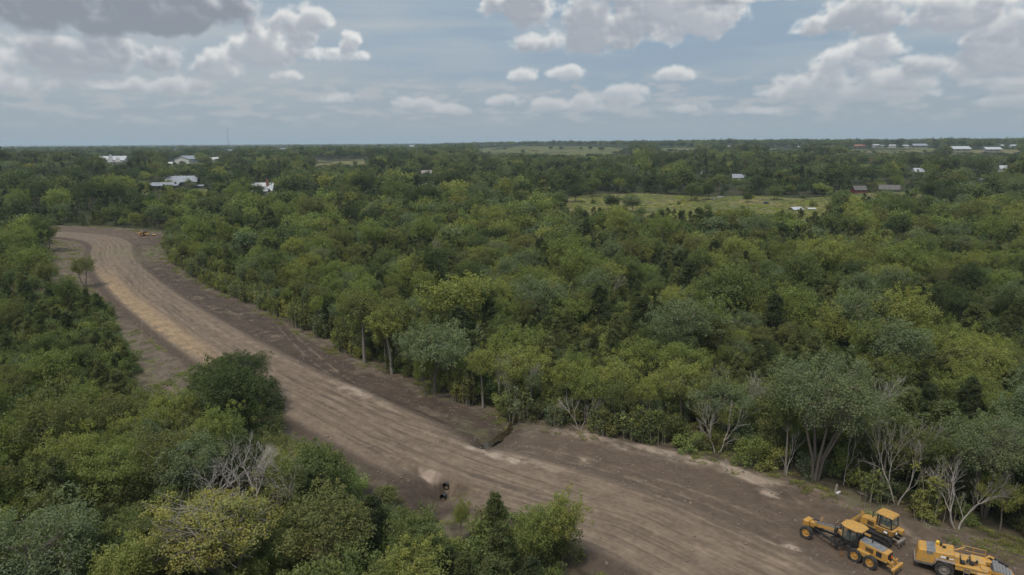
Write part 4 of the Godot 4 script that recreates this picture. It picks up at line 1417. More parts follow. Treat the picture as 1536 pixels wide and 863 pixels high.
func wheel(parent: Node, at: Vector3, r: float, w: float, side: float, rim_mat: Material, steer := 0.0, lug := true):
	var o := Node3D.new()
	o.name = "wheel"
	parent.add_child(o, true)
	o.position = at
	o.rotation.y = steer
	var t := MB.new()
	var h := w * 0.5
	t.lathe(Vector3.ZERO, Vector3.BACK, [Vector2(r * 0.55, -h * 0.8), Vector2(r * 0.8, -h), Vector2(r * 0.93, -h * 0.92), Vector2(r * 0.97, -h * 0.6), Vector2(r * 0.97, h * 0.6), Vector2(r * 0.93, h * 0.92), Vector2(r * 0.8, h), Vector2(r * 0.55, h * 0.8)], 28)
	if lug:
		for i in 22:
			var a := TAU * i / 22.0
			for s in [-1.0, 1.0]:
				var aa: float = a + s * 0.07
				t.box(Vector3(cos(aa), sin(aa), 0) * r * 0.965 + Vector3(0, 0, s * h * 0.5), Vector3(r * 0.07, r * 0.13, h * 0.95), 0.01, rot_z(aa) * Basis(Vector3.RIGHT, s * 0.45))
	part("tyre", t, rubber(), o)
	var m := MB.new()
	m.lathe(Vector3.ZERO, Vector3(0, 0, side), [Vector2(r * 0.58, h * 0.82), Vector2(r * 0.52, h * 0.86), Vector2(r * 0.48, h * 0.45), Vector2(r * 0.3, h * 0.35), Vector2(r * 0.26, h * 0.7), Vector2(r * 0.12, h * 0.75), Vector2(0.0, h * 0.75)], 24)
	m.lathe(Vector3.ZERO, Vector3(0, 0, -side), [Vector2(r * 0.58, h * 0.8), Vector2(r * 0.5, h * 0.4), Vector2(0.0, h * 0.4)], 16)
	for i in 8:
		var a := TAU * i / 8.0
		m.lathe(Vector3(cos(a), sin(a), 0) * r * 0.4 + Vector3(0, 0, side * h * 0.38), Vector3(0, 0, side), [Vector2(r * 0.035, 0.0), Vector2(r * 0.035, r * 0.05), Vector2(0, r * 0.05)], 6)
	part("rim", m, rim_mat, o)

func make_grader():
	var fr := land(1217, 803)
	var re := land(1301, 843)
	var f := Vector2(fr.x - re.x, fr.z - re.z)
	var sc := f.length() / 6.15
	var at := Vector3(re.x, 0, re.z)
	at.y = ground_height(at.x, at.z)
	var g := thing("motor_grader", at, atan2(-f.y, f.x), "yellow motor grader with black cab and long grey-topped front beam", "motor grader")
	g.scale = Vector3.ONE * sc
	var fy := ground_height(fr.x, fr.z)
	g.rotation.z = atan2(fy - at.y, f.length())
	g.position.y += 0.02
	for s in [-1.0, 1.0]:
		for x in [-0.78, 0.78]: wheel(g, Vector3(x, 0.69, s * 1.08), 0.70, 0.44, s, paint())
		wheel(g, Vector3(6.15, 0.69, s * 1.08), 0.70, 0.42, s, paint(), 0.12)
		var tb := MB.new()
		tb.hull8([Vector3(-1.0, 0.5, s * 0.62), Vector3(1.0, 0.5, s * 0.62), Vector3(1.0, 0.5, s * 0.84), Vector3(-1.0, 0.5, s * 0.84), Vector3(-0.9, 0.86, s * 0.62), Vector3(0.9, 0.86, s * 0.62), Vector3(0.9, 0.86, s * 0.84), Vector3(-0.9, 0.86, s * 0.84)], Vector3.ZERO, Basis(), 0.04)
		part("tandem_case", tb, paint(), g)
	var b := MB.new()
	b.box(Vector3(0, 0.69, 0), Vector3(0.3, 0.3, 1.7), 0.04)
	b.box(Vector3(-0.3, 0.95, 0), Vector3(3.6, 0.3, 0.9), 0.04)
	b.box(Vector3(6.15, 0.72, 0), Vector3(0.24, 0.2, 1.9), 0.03)
	b.box(Vector3(6.15, 0.98, 0), Vector3(0.5, 0.5, 0.42), 0.05)
	part("chassis", b, black(), g)
	# engine housing
	var e := MB.new()
	e.hull8([Vector3(-2.15, 1.05, -0.62), Vector3(0.75, 1.05, -0.62), Vector3(0.75, 1.05, 0.62), Vector3(-2.15, 1.05, 0.62), Vector3(-2.1, 2.0, -0.56), Vector3(0.75, 2.18, -0.58), Vector3(0.75, 2.18, 0.58), Vector3(-2.1, 2.0, 0.56)], Vector3.ZERO, Basis(), 0.05)
	e.box(Vector3(0.1, 1.15, 0.82), Vector3(1.3, 0.5, 0.4), 0.05)
	e.box(Vector3(0.1, 1.15, -0.82), Vector3(1.3, 0.5, 0.4), 0.05)
	var hood := part("engine_housing", e, paint(), g)
	var l := MB.new()
	for s in [-1.0, 1.0]:
		l.box(Vector3(-1.3, 1.62, s * 0.6), Vector3(0.55, 0.55, 0.03), 0.01)
		for i in 6: l.box(Vector3(-0.35, 1.4 + i * 0.085, s * 0.605), Vector3(0.8, 0.03, 0.03), 0.005)
	part("louvre", l, black(), hood)
	var t := MB.new()
	t.hull8([Vector3(-1.65, 2.03, -0.5), Vector3(0.72, 2.18, -0.52), Vector3(0.72, 2.18, 0.52), Vector3(-1.65, 2.03, 0.5), Vector3(-1.6, 2.13, -0.44), Vector3(0.7, 2.3, -0.46), Vector3(0.7, 2.3, 0.46), Vector3(-1.6, 2.13, 0.44)], Vector3.ZERO, Basis(), 0.04)
	part("hood_cover", t, grey(), hood)
	var x := MB.new()
	x.tube([Vector3(-0.3, 2.2, 0.05), Vector3(-0.3, 2.62, 0.05)], [0.07, 0.07], 10)
	x.tube([Vector3(-0.3, 2.62, 0.05), Vector3(-0.42, 2.72, 0.05)], [0.06, 0.06], 10)
	part("exhaust_stack", x, black(), g)
	var ra := MB.new()
	ra.box(Vector3(-2.17, 1.55, 0), Vector3(0.06, 0.78, 0.86), 0.02)
	for i in 7: ra.box(Vector3(-2.21, 1.25 + i * 0.1, 0), Vector3(0.04, 0.025, 0.8), 0.005)
	part("radiator_grille", ra, black(), g)
	var tri := MB.new()
	tri.prism(PackedVector2Array([Vector2(-0.2, -0.17), Vector2(0.2, -0.17), Vector2(0.03, 0.19), Vector2(-0.03, 0.19)]), 0.01, Vector3(-2.25, 1.62, 0.12), rot_y(PI / 2))
	part("slow_vehicle_sign", tri, mat("signal orange", lin(0.85, 0.16, 0.03), 0.5), g)
	# ripper
	var rp := MB.new()
	rp.box(Vector3(-2.9, 0.85, 0), Vector3(0.28, 0.26, 2.1), 0.04)
	for s in [-0.8, 0.0, 0.8]:
		rp.box(Vector3(-2.95, 0.72, s), Vector3(0.16, 0.6, 0.12), 0.03)
	for s in [-0.45, 0.45]:
		bar(rp, Vector3(-2.1, 1.35, s), Vector3(-2.8, 0.95, s), 0.14, 0.2)
		bar(rp, Vector3(-2.15, 0.8, s), Vector3(-2.8, 0.82, s), 0.14, 0.16)
		rp.box(Vector3(-2.6, 1.2, s), Vector3(0.2, 0.5, 0.22), 0.05)
	part("ripper", rp, paint(), g)
	# cab
	var c := MB.new()
	c.hull8([Vector3(0.85, 1.1, -0.62), Vector3(2.5, 1.1, -0.42), Vector3(2.5, 1.1, 0.42), Vector3(0.85, 1.1, 0.62), Vector3(0.85, 1.75, -0.78), Vector3(2.55, 1.75, -0.55), Vector3(2.55, 1.75, 0.55), Vector3(0.85, 1.75, 0.78)], Vector3.ZERO, Basis(), 0.03)
	for s in [-1.0, 1.0]:
		bar(c, Vector3(0.9, 1.7, s * 0.74), Vector3(0.95, 3.12, s * 0.72), 0.1, 0.1)
		bar(c, Vector3(1.65, 1.7, s * 0.67), Vector3(1.65, 3.12, s * 0.7), 0.09, 0.09)
		bar(c, Vector3(2.5, 1.7, s * 0.52), Vector3(2.4, 3.12, s * 0.66), 0.09, 0.09)
		bar(c, Vector3(0.95, 3.1, s * 0.72), Vector3(2.4, 3.1, s * 0.66), 0.09, 0.08)
		c.box(Vector3(1.2, 1.95, s * 0.73), Vector3(0.5, 0.5, 0.03), 0.01)
	c.box(Vector3(0.93, 2.1, 0), Vector3(0.06, 0.7, 1.4), 0.02)
	c.box(Vector3(1.35, 1.95, 0), Vector3(0.5, 0.5, 0.5), 0.08)
	c.box(Vector3(1.1, 2.4, 0), Vector3(0.14, 0.7, 0.5), 0.06)
	c.box(Vector3(2.05, 2.15, 0), Vector3(0.2, 0.7, 0.4), 0.05)
	var cab := part("cab", c, black(), g)
	var gl := MB.new()
	for s in [-1.0, 1.0]:
		gl.quad(Vector3(0.98, 1.75, s * 0.735), Vector3(1.62, 1.75, s * 0.68), Vector3(1.62, 3.06, s * 0.7), Vector3(0.98, 3.06, s * 0.72))
		gl.quad(Vector3(1.68, 1.75, s * 0.67), Vector3(2.46, 1.75, s * 0.54), Vector3(2.38, 3.06, s * 0.66), Vector3(1.68, 3.06, s * 0.7))
	gl.quad(Vector3(2.52, 1.78, -0.5), Vector3(2.52, 1.78, 0.5), Vector3(2.41, 3.06, 0.62), Vector3(2.41, 3.06, -0.62))
	gl.quad(Vector3(0.9, 2.46, -0.7), Vector3(0.9, 2.46, 0.7), Vector3(0.93, 3.06, 0.68), Vector3(0.93, 3.06, -0.68))
	part("window", gl, glass(), cab)
	var rf := MB.new()
	var out := [Vector2(0.45, -0.66), Vector2(1.0, -0.98), Vector2(2.25, -0.9), Vector2(2.75, -0.6), Vector2(2.75, 0.6), Vector2(2.25, 0.9), Vector2(1.0, 0.98), Vector2(0.45, 0.66)]
	for k in out.size():
		var p: Vector2 = out[k]
		var q: Vector2 = out[(k + 1) % out.size()]
		var m := Vector2(1.6, 0)
		var pi := m + (p - m) * 0.88
		var qi := m + (q - m) * 0.88
		rf.oquad(Vector3(p.x, 3.15, p.y), Vector3(q.x, 3.15, q.y), Vector3(q.x, 3.25, q.y), Vector3(p.x, 3.25, p.y), Vector3(1.6, 3.1, 0))
		rf.oquad(Vector3(p.x, 3.25, p.y), Vector3(q.x, 3.25, q.y), Vector3(qi.x, 3.31, qi.y), Vector3(pi.x, 3.31, pi.y), Vector3(1.6, 3.1, 0))
		rf.otri(Vector3(pi.x, 3.31, pi.y), Vector3(qi.x, 3.31, qi.y), Vector3(1.6, 3.34, 0), Vector3(1.6, 3.1, 0))
		rf.otri(Vector3(p.x, 3.15, p.y), Vector3(q.x, 3.15, q.y), Vector3(1.6, 3.15, 0), Vector3(1.6, 3.3, 0))
	part("roof", rf, paint(), cab)
	# front beam and nose
	var fb := MB.new()
	for s in [[Vector3(2.45, 1.55, 0), Vector3(3.2, 1.98, 0)], [Vector3(3.15, 1.97, 0), Vector3(6.0, 1.42, 0)]]: bar(fb, s[0], s[1], 0.34, 0.36, 0.05)
	part("front_beam", fb, dusty(), g)
	var ft := MB.new()
	bar(ft, Vector3(3.2, 2.19, 0), Vector3(5.85, 1.67, 0), 0.26, 0.07, 0.02)
	for s in [-0.12, 0.12]: ft.tube([Vector3(3.1, 2.28, s), Vector3(4.5, 2.0, s), Vector3(5.7, 1.76, s)], [0.03, 0.03, 0.03], 6)
	part("beam_cover", ft, grey(), g)
	var no := MB.new()
	no.box(Vector3(6.62, 1.3, 0), Vector3(0.62, 0.86, 1.1), 0.07)
	for i in 5: no.box(Vector3(6.94, 1.3, -0.44 + i * 0.22), Vector3(0.05, 0.75, 0.08), 0.01)
	for i in 4: no.box(Vector3(6.42 + i * 0.14, 1.3, -0.56), Vector3(0.05, 0.7, 0.05), 0.01)
	for i in 4: no.box(Vector3(6.42 + i * 0.14, 1.3, 0.56), Vector3(0.05, 0.7, 0.05), 0.01)
	no.box(Vector3(6.05, 1.35, 0), Vector3(0.5, 0.6, 0.5), 0.05)
	part("front_counterweight", no, paint(), g)
	var hl := MB.new()
	for s in [-0.62, 0.62]:
		hl.tube([Vector3(5.4, 1.7, s * 0.3), Vector3(5.4, 2.1, s)], [0.03, 0.03], 6)
		hl.box(Vector3(5.42, 2.14, s), Vector3(0.14, 0.14, 0.2), 0.03)
	part("headlight", hl, paint(), g)
	# drawbar, circle and blade
	var db := MB.new()
	for s in [-1.0, 1.0]: bar(db, Vector3(5.9, 0.98, s * 0.1), Vector3(3.3, 0.88, s * 0.75), 0.14, 0.18)
	db.lathe(Vector3(3.1, 0.8, 0), Vector3.UP, [Vector2(0.72, -0.08), Vector2(0.85, -0.08), Vector2(0.85, 0.1), Vector2(0.72, 0.1), Vector2(0.72, -0.08)], 28)
	db.box(Vector3(3.1, 0.82, 0), Vector3(0.3, 0.14, 1.6), 0.03)
	for s in [-0.7, 0.7]: bar(db, Vector3(3.1, 0.8, s), Vector3(2.85, 0.45, s * 1.1), 0.1, 0.3)
	for s in [-0.62, 0.62]:
		db.tube([Vector3(3.25, 0.95, s), Vector3(3.3, 2.2, s)], [0.065, 0.065], 8)
		db.tube([Vector3(3.3, 2.1, s), Vector3(3.32, 2.75, s)], [0.04, 0.04], 8)
		db.box(Vector3(3.3, 2.05, s * 0.6), Vector3(0.2, 0.3, 0.6), 0.03)
	db.tube([Vector3(3.1, 1.0, 0.75), Vector3(3.4, 1.75, -0.3)], [0.06, 0.06], 8)
	part("drawbar", db, black(), g)
	var bl := MB.new()
	var turn := rot_y(0.62)
	var prof := []
	for i in 8:
		var a := -0.7 + 1.4 * i / 7.0
		prof.append(Vector2(0.22 - cos(a) * 0.36, 0.34 + sin(a) * 0.45))
	for i in 7:
		for sgn in [0.0, 0.03]:
			bl.quad(Vector3(2.95, 0, 0) + turn * Vector3(prof[i].x + sgn, prof[i].y, -1.75), Vector3(2.95, 0, 0) + turn * Vector3(prof[i].x + sgn, prof[i].y, 1.75), Vector3(2.95, 0, 0) + turn * Vector3(prof[i + 1].x + sgn, prof[i + 1].y, 1.75), Vector3(2.95, 0, 0) + turn * Vector3(prof[i + 1].x + sgn, prof[i + 1].y, -1.75))
	for s in [-1.75, 1.75]: bl.box(Vector3(2.95, 0.34, 0) + turn * Vector3(0.02, 0, s), Vector3(0.3, 0.7, 0.04), 0.01, turn)
	part("moldboard", bl, worn("rusted blade", lin(0.3, 0.16, 0.07), lin(0.12, 0.1, 0.09), 0.6, 0.3, 0.8), g)
	var st := MB.new()
	for s in [-1.0, 1.0]:
		for i in 3: st.box(Vector3(1.5, 0.6 + i * 0.3, s * 0.85), Vector3(0.4, 0.04, 0.2), 0.01)
		st.tube([Vector3(2.6, 1.7, s * 0.6), Vector3(2.9, 2.5, s * 0.95)], [0.02, 0.02], 5)
		st.box(Vector3(2.92, 2.62, s * 0.97), Vector3(0.06, 0.34, 0.2), 0.02)
	part("mirror", st, black(), g)

func make_dozer():
	var a := land(1352, 822)
	var c := land(1287, 792)
	var f := Vector2(c.x - a.x, c.z - a.z).normalized()
	var at := (a + c) * 0.5
	at.y = ground_height(at.x, at.z)
	var g := thing("bulldozer", at, atan2(-f.y, f.x), "yellow crawler dozer with glazed cab parked behind the grader", "bulldozer")
	g.scale = Vector3.ONE * 0.98
	for s in [-1.0, 1.0]:
		var t := MB.new()
		# belt of shoes round two end wheels
		var per := 2.5 * 2.0 + TAU * 0.42
		var n := 38
		for i in n:
			var d := per * i / n
			var p: Vector2
			var ang := 0.0
			if d < 2.5: p = Vector2(-1.25 + d, 0.87); ang = 0.0
			elif d < 2.5 + PI * 0.42:
				ang = -(d - 2.5) / 0.42
				p = Vector2(1.25 + sin(-ang) * 0.42, 0.45 + cos(-ang) * 0.42)
			elif d < 5.0 + PI * 0.42: p = Vector2(1.25 - (d - 2.5 - PI * 0.42), 0.03); ang = PI
			else:
				ang = PI - (d - 5.0 - PI * 0.42) / 0.42
				p = Vector2(-1.25 + sin(-ang) * 0.42, 0.45 + cos(-ang) * 0.42)
			t.box(Vector3(p.x, p.y, s * 0.95), Vector3(0.17, 0.05, 0.52), 0.01, rot_z(ang))
			t.box(Vector3(p.x, p.y, s * 0.95) + rot_z(ang) * Vector3(0, 0.045, 0), Vector3(0.03, 0.06, 0.5), 0.008, rot_z(ang))
		for x in [-1.25, 1.25]: t.lathe(Vector3(x, 0.45, s * 0.95 - 0.12), Vector3.BACK, [Vector2(0, 0), Vector2(0.38, 0), Vector2(0.38, 0.24), Vector2(0, 0.24)], 18)
		t.box(Vector3(0, 0.42, s * 0.95), Vector3(2.3, 0.36, 0.26), 0.04)
		part("track", t, rubber(), g)
	var b := MB.new()
	b.box(Vector3(0, 0.75, 0), Vector3(3.0, 0.6, 1.2), 0.05)
	part("chassis", b, black(), g)
	var e := MB.new()
	e.hull8([Vector3(0.15, 0.95, -0.52), Vector3(1.95, 0.9, -0.48), Vector3(1.95, 0.9, 0.48), Vector3(0.15, 0.95, 0.52), Vector3(0.15, 1.98, -0.5), Vector3(1.85, 1.72, -0.45), Vector3(1.85, 1.72, 0.45), Vector3(0.15, 1.98, 0.5)], Vector3.ZERO, Basis(), 0.05)
	var hood := part("engine_hood", e, paint(), g)
	var lo := MB.new()
	for s in [-0.52, 0.52]:
		for i in 5: lo.box(Vector3(0.75, 1.25 + i * 0.1, s), Vector3(0.7, 0.035, 0.03), 0.006)
	lo.box(Vector3(1.93, 1.3, 0), Vector3(0.05, 0.6, 0.7), 0.01)
	part("louvre", lo, black(), hood)
	var x := MB.new()
	x.tube([Vector3(0.9, 1.85, 0.1), Vector3(0.9, 2.5, 0.1)], [0.055, 0.055], 10)
	part("exhaust_stack", x, black(), g)
	# rear body under the cab
	var rb := MB.new()
	rb.hull8([Vector3(-1.55, 0.95, -0.6), Vector3(0.1, 0.95, -0.72), Vector3(0.1, 0.95, 0.72), Vector3(-1.55, 0.95, 0.6), Vector3(-1.75, 1.72, -0.78), Vector3(0.1, 1.66, -0.84), Vector3(0.1, 1.66, 0.84), Vector3(-1.75, 1.72, 0.78)], Vector3.ZERO, Basis(), 0.07)
	rb.box(Vector3(-1.9, 1.5, 0.42), Vector3(0.5, 0.5, 0.62), 0.08)
	part("rear_body", rb, paint(), g)
	var pl := MB.new()
	pl.box(Vector3(-1.775, 1.42, -0.25), Vector3(0.02, 0.24, 0.3), 0.005, rot_z(-0.2))
	pl.box(Vector3(-0.95, 1.34, -0.79), Vector3(0.36, 0.2, 0.02), 0.005, Basis(Vector3.RIGHT, 0.2))
	part("white_plate", pl, mat("white decal", lin(0.75, 0.75, 0.74), 0.5), g)
	var dk := MB.new()
	dk.box(Vector3(-0.95, 1.36, -0.775), Vector3(0.52, 0.3, 0.03), 0.005, Basis(Vector3.RIGHT, 0.2))
	part("dark_panel", dk, black(), g)
	# cab
	var cb := MB.new()
	var cor := [Vector3(-1.42, 1.72, -0.68), Vector3(-0.2, 1.7, -0.72), Vector3(0.2, 1.7, -0.45), Vector3(0.2, 1.7, 0.45), Vector3(-0.2, 1.7, 0.72), Vector3(-1.42, 1.72, 0.68)]
	var tops := [Vector3(-1.32, 2.95, -0.66), Vector3(-0.25, 2.95, -0.68), Vector3(0.1, 2.95, -0.45), Vector3(0.1, 2.95, 0.45), Vector3(-0.25, 2.95, 0.68), Vector3(-1.32, 2.95, 0.66)]
	for i in 6:
		bar(cb, cor[i], tops[i], 0.1, 0.1)
		bar(cb, cor[i], cor[(i + 1) % 6], 0.08, 0.14)
		bar(cb, tops[i], tops[(i + 1) % 6], 0.08, 0.1)
	cb.box(Vector3(-0.7, 1.95, 0), Vector3(0.5, 0.4, 0.5), 0.08)
	cb.box(Vector3(-0.98, 2.3, 0), Vector3(0.14, 0.6, 0.48), 0.06)
	cb.box(Vector3(-0.05, 2.0, 0), Vector3(0.2, 0.6, 0.5), 0.05)
	var cab := part("cab", cb, black(), g)
	var gl := MB.new()
	for i in 6:
		var n: int = (i + 1) % 6
		gl.quad(cor[i] + Vector3(0, 0.06, 0), cor[n] + Vector3(0, 0.06, 0), tops[n] - Vector3(0, 0.05, 0), tops[i] - Vector3(0, 0.05, 0))
	part("window", gl, glass(), cab)
	var rf := MB.new()
	rf.hull8([Vector3(-1.5, 2.98, -0.78), Vector3(0.3, 2.98, -0.74), Vector3(0.3, 2.98, 0.74), Vector3(-1.5, 2.98, 0.78), Vector3(-1.42, 3.14, -0.68), Vector3(0.2, 3.14, -0.64), Vector3(0.2, 3.14, 0.64), Vector3(-1.42, 3.14, 0.68)], Vector3.ZERO, Basis(), 0.06)
	part("roof", rf, paint(), cab)
	# blade and ripper
	var bl := MB.new()
	for i in 7:
		var q0 := -0.75 + 1.5 * i / 7.0
		var q1 := -0.75 + 1.5 * (i + 1) / 7.0
		for o in [0.0, 0.05]:
			bl.quad(Vector3(3.0 - cos(q0) * 0.45 - o, 0.62 + sin(q0) * 0.75, -1.55), Vector3(3.0 - cos(q0) * 0.45 - o, 0.62 + sin(q0) * 0.75, 1.55), Vector3(3.0 - cos(q1) * 0.45 - o, 0.62 + sin(q1) * 0.75, 1.55), Vector3(3.0 - cos(q1) * 0.45 - o, 0.62 + sin(q1) * 0.75, -1.55))
	for s in [-1.0, 1.0]:
		bar(bl, Vector3(0.2, 0.5, s * 1.32), Vector3(2.5, 0.4, s * 1.32), 0.14, 0.2)
		bl.box(Vector3(2.7, 0.62, s * 1.55), Vector3(0.4, 1.2, 0.05), 0.02)
	part("blade", bl, dusty(), g)
	var rp := MB.new()
	rp.box(Vector3(-2.25, 0.75, 0), Vector3(0.26, 0.24, 1.5), 0.04)
	for s in [-0.55, 0.0, 0.55]: rp.box(Vector3(-2.3, 0.58, s), Vector3(0.12, 0.7, 0.1), 0.02)
	for s in [-0.4, 0.4]: bar(rp, Vector3(-1.5, 0.8, s), Vector3(-2.2, 0.75, s), 0.12, 0.16)
	part("ripper", rp, earthy(), g)

func make_mixer():
	var a := land(1376, 846)
	var c := land(1511, 880)
	var f := Vector2(c.x - a.x, c.z - a.z)
	var len := f.length()
	var at := Vector3((a.x + c.x) * 0.5, 0, (a.z + c.z) * 0.5)
	at.y = ground_height(at.x, at.z)
	var g := thing("soil_mixer", at, atan2(-f.y, f.x), "long dusty yellow soil mixer with open deck and grey ribbed end hood", "soil mixer")
	g.scale = Vector3.ONE * (len / 7.0)
	# x forward = towards the grey hood; visible side is z positive
	for s in [-1.0, 1.0]:
		wheel(g, Vector3(-1.45, 0.74, s * 1.12), 0.76, 0.52, s, earthy())
		wheel(g, Vector3(3.1, 0.6, s * 1.0), 0.6, 0.42, s, earthy(), 0.0)
	var fr := MB.new()
	fr.box(Vector3(0, 0.75, 0), Vector3(6.8, 0.3, 1.3), 0.04)
	fr.box(Vector3(-1.45, 0.74, 0), Vector3(0.3, 0.3, 1.9), 0.03)
	fr.box(Vector3(3.1, 0.6, 0), Vector3(0.25, 0.25, 1.8), 0.03)
	part("chassis", fr, black(), g)
	var e := MB.new()
	e.hull8([Vector3(-3.75, 0.85, -0.98), Vector3(-0.75, 0.98, -1.05), Vector3(-0.75, 0.98, 1.05), Vector3(-3.75, 0.85, 0.98), Vector3(-3.6, 2.02, -0.86), Vector3(-0.75, 2.28, -0.96), Vector3(-0.75, 2.28, 0.96), Vector3(-3.6, 2.02, 0.86)], Vector3.ZERO, Basis(), 0.1)
	var hood := part("engine_hood", e, paint(), g)
	var sk := MB.new()
	sk.hull8([Vector3(-3.85, 0.62, -0.9), Vector3(-2.3, 0.7, -1.0), Vector3(-2.3, 0.7, 1.0), Vector3(-3.85, 0.62, 0.9), Vector3(-3.85, 0.86, -0.96), Vector3(-2.3, 0.96, -1.05), Vector3(-2.3, 0.96, 1.05), Vector3(-3.85, 0.86, 0.96)], Vector3.ZERO, Basis(), 0.05)
	sk.box(Vector3(-1.45, 1.56, 1.1), Vector3(1.5, 0.06, 0.4), 0.02)
	sk.box(Vector3(-2.2, 1.3, 1.1), Vector3(0.06, 0.5, 0.4), 0.02, rot_z(-0.35))
	sk.box(Vector3(-1.45, 1.56, -1.1), Vector3(1.5, 0.06, 0.4), 0.02)
	part("skirt", sk, earthy(), g)
	var gp := MB.new()
	gp.hull8([Vector3(-2.95, 2.06, -0.84), Vector3(-2.25, 2.12, -0.86), Vector3(-2.25, 2.12, 0.9), Vector3(-2.95, 2.06, 0.9), Vector3(-2.95, 2.12, -0.8), Vector3(-2.25, 2.18, -0.82), Vector3(-2.25, 2.18, 0.86), Vector3(-2.95, 2.12, 0.86)], Vector3.ZERO, Basis(), 0.02)
	gp.box(Vector3(-2.7, 1.95, 0.92), Vector3(0.5, 0.3, 0.05), 0.01)
	part("radiator_cover", gp, grey(), hood)
	var st := MB.new()
	st.tube([Vector3(-1.8, 2.2, -0.35), Vector3(-1.8, 2.5, -0.35)], [0.1, 0.1], 10)
	st.tube([Vector3(-1.55, 2.2, -0.1), Vector3(-1.55, 2.34, -0.1)], [0.16, 0.16], 12)
	part("exhaust_stack", st, black(), hood)
	var cap := MB.new()
	cap.box(Vector3(-2.05, 2.34, -0.62), Vector3(0.3, 0.28, 0.24), 0.05)
	part("filter_box", cap, mat("bright yellow", lin(0.75, 0.5, 0.05), 0.5), hood)
	var wp := MB.new()
	wp.box(Vector3(-1.62, 1.84, 1.015), Vector3(0.42, 0.2, 0.02), 0.004, rot_z(0.05))
	wp.box(Vector3(-0.98, 1.82, 1.03), Vector3(0.36, 0.09, 0.02), 0.004, rot_z(0.05))
	part("white_decal", wp, mat("white decal", lin(0.75, 0.75, 0.74), 0.5), hood)
	var bp := MB.new()
	bp.box(Vector3(-1.29, 1.84, 1.01), Vector3(0.18, 0.24, 0.03), 0.004, rot_z(0.05))
	part("black_decal", bp, black(), hood)
	# open deck
	var dk := MB.new()
	dk.box(Vector3(0.55, 1.42, 0), Vector3(2.5, 0.12, 2.3), 0.03)
	dk.box(Vector3(1.15, 1.62, -0.25), Vector3(1.1, 0.34, 1.3), 0.06)
	dk.box(Vector3(-0.55, 1.8, 0.55), Vector3(0.5, 0.75, 0.7), 0.05)
	bar(dk, Vector3(-0.7, 2.15, -0.2), Vector3(0.1, 2.3, -0.9), 0.1, 0.12)
	dk.box(Vector3(0.55, 1.15, 1.08), Vector3(2.4, 0.3, 0.08), 0.02)
	part("deck", dk, dusty(), g)
	for q in [[-0.1, 0.75], [0.62, 0.55]]:
		var s := MB.new()
		s.box(Vector3(q[0], 1.72, q[1]), Vector3(0.42, 0.14, 0.44), 0.05)
		s.box(Vector3(q[0] - 0.2, 1.98, q[1]), Vector3(0.12, 0.5, 0.42), 0.05, rot_z(0.15))
		s.tube([Vector3(q[0], 1.48, q[1]), Vector3(q[0], 1.68, q[1])], [0.08, 0.08], 8)
		s.box(Vector3(q[0] + 0.35, 1.9, q[1]), Vector3(0.16, 0.3, 0.24), 0.04, rot_z(-0.4))
		part("seat", s, black(), g)
	var ra := MB.new()
	for y in [1.9, 2.35]: ra.tube([Vector3(-0.1, y, -1.1), Vector3(1.75, y, -1.1)], [0.03, 0.03], 6)
	for x in [-0.1, 0.8, 1.75]: ra.tube([Vector3(x, 1.45, -1.1), Vector3(x, 2.38, -1.1)], [0.03, 0.03], 6)
	part("railing", ra, paint(), g)
	var la := MB.new()
	for x in [0.05, 0.47]: bar(la, Vector3(x, 0.25, 1.22), Vector3(x, 1.4, 1.16), 0.05, 0.06)
	for i in 4: la.box(Vector3(0.26, 0.35 + i * 0.3, 1.21 - i * 0.012), Vector3(0.4, 0.05, 0.08), 0.01)
	part("ladder", la, earthy(), g)
	# rotor box
	var rx := MB.new()
	rx.hull8([Vector3(0.85, 0.22, -1.3), Vector3(2.35, 0.22, -1.3), Vector3(2.35, 0.22, 1.3), Vector3(0.85, 0.22, 1.3), Vector3(1.0, 1.2, -1.3), Vector3(2.1, 1.3, -1.3), Vector3(2.1, 1.3, 1.3), Vector3(1.0, 1.2, 1.3)], Vector3.ZERO, Basis(), 0.06)
	rx.box(Vector3(1.7, 1.42, 0.62), Vector3(0.9, 0.3, 0.7), 0.06, rot_z(-0.25))
	part("rotor_box", rx, dusty(), g)
	# front hood: yellow arms and a grey ribbed wedge
	var fa := MB.new()
	bar(fa, Vector3(1.9, 1.55, 0.98), Vector3(3.75, 1.12, 0.62), 0.16, 0.3, 0.03)
	bar(fa, Vector3(1.9, 1.55, -0.98), Vector3(3.75, 1.12, -0.62), 0.16, 0.3, 0.03)
	fa.box(Vector3(1.9, 1.62, -0.45), Vector3(0.7, 0.4, 0.6), 0.06)
	fa.tube([Vector3(1.7, 1.72, -0.75), Vector3(2.0, 2.05, -0.75), Vector3(2.35, 1.95, -0.75)], [0.1, 0.12, 0.1], 8)
	fa.tube([Vector3(3.75, 1.1, 0.6), Vector3(3.95, 1.0, 0.1), Vector3(3.75, 1.1, -0.6)], [0.09, 0.09, 0.09], 8)
	part("arm", fa, paint(), g)
	var br := MB.new()
	bar(br, Vector3(2.15, 1.66, 0.95), Vector3(2.15, 1.78, -1.0), 0.14, 0.14, 0.03)
	bar(br, Vector3(2.1, 1.85, -1.02), Vector3(3.5, 1.5, -0.72), 0.12, 0.2, 0.03)
	part("hinge_frame", br, black(), g)
	var hd := MB.new()
	var c0 := [Vector3(2.2, 1.72, 0.98), Vector3(2.2, 1.84, -0.92), Vector3(3.72, 1.3, -0.45), Vector3(3.72, 1.26, 0.52)]
	hd.hull8([c0[0] - Vector3(0, 0.16, 0), c0[3] - Vector3(0, 0.16, 0), c0[2] - Vector3(0, 0.16, 0), c0[1] - Vector3(0, 0.16, 0), c0[0], c0[3], c0[2], c0[1]], Vector3.ZERO, Basis(), 0.05)
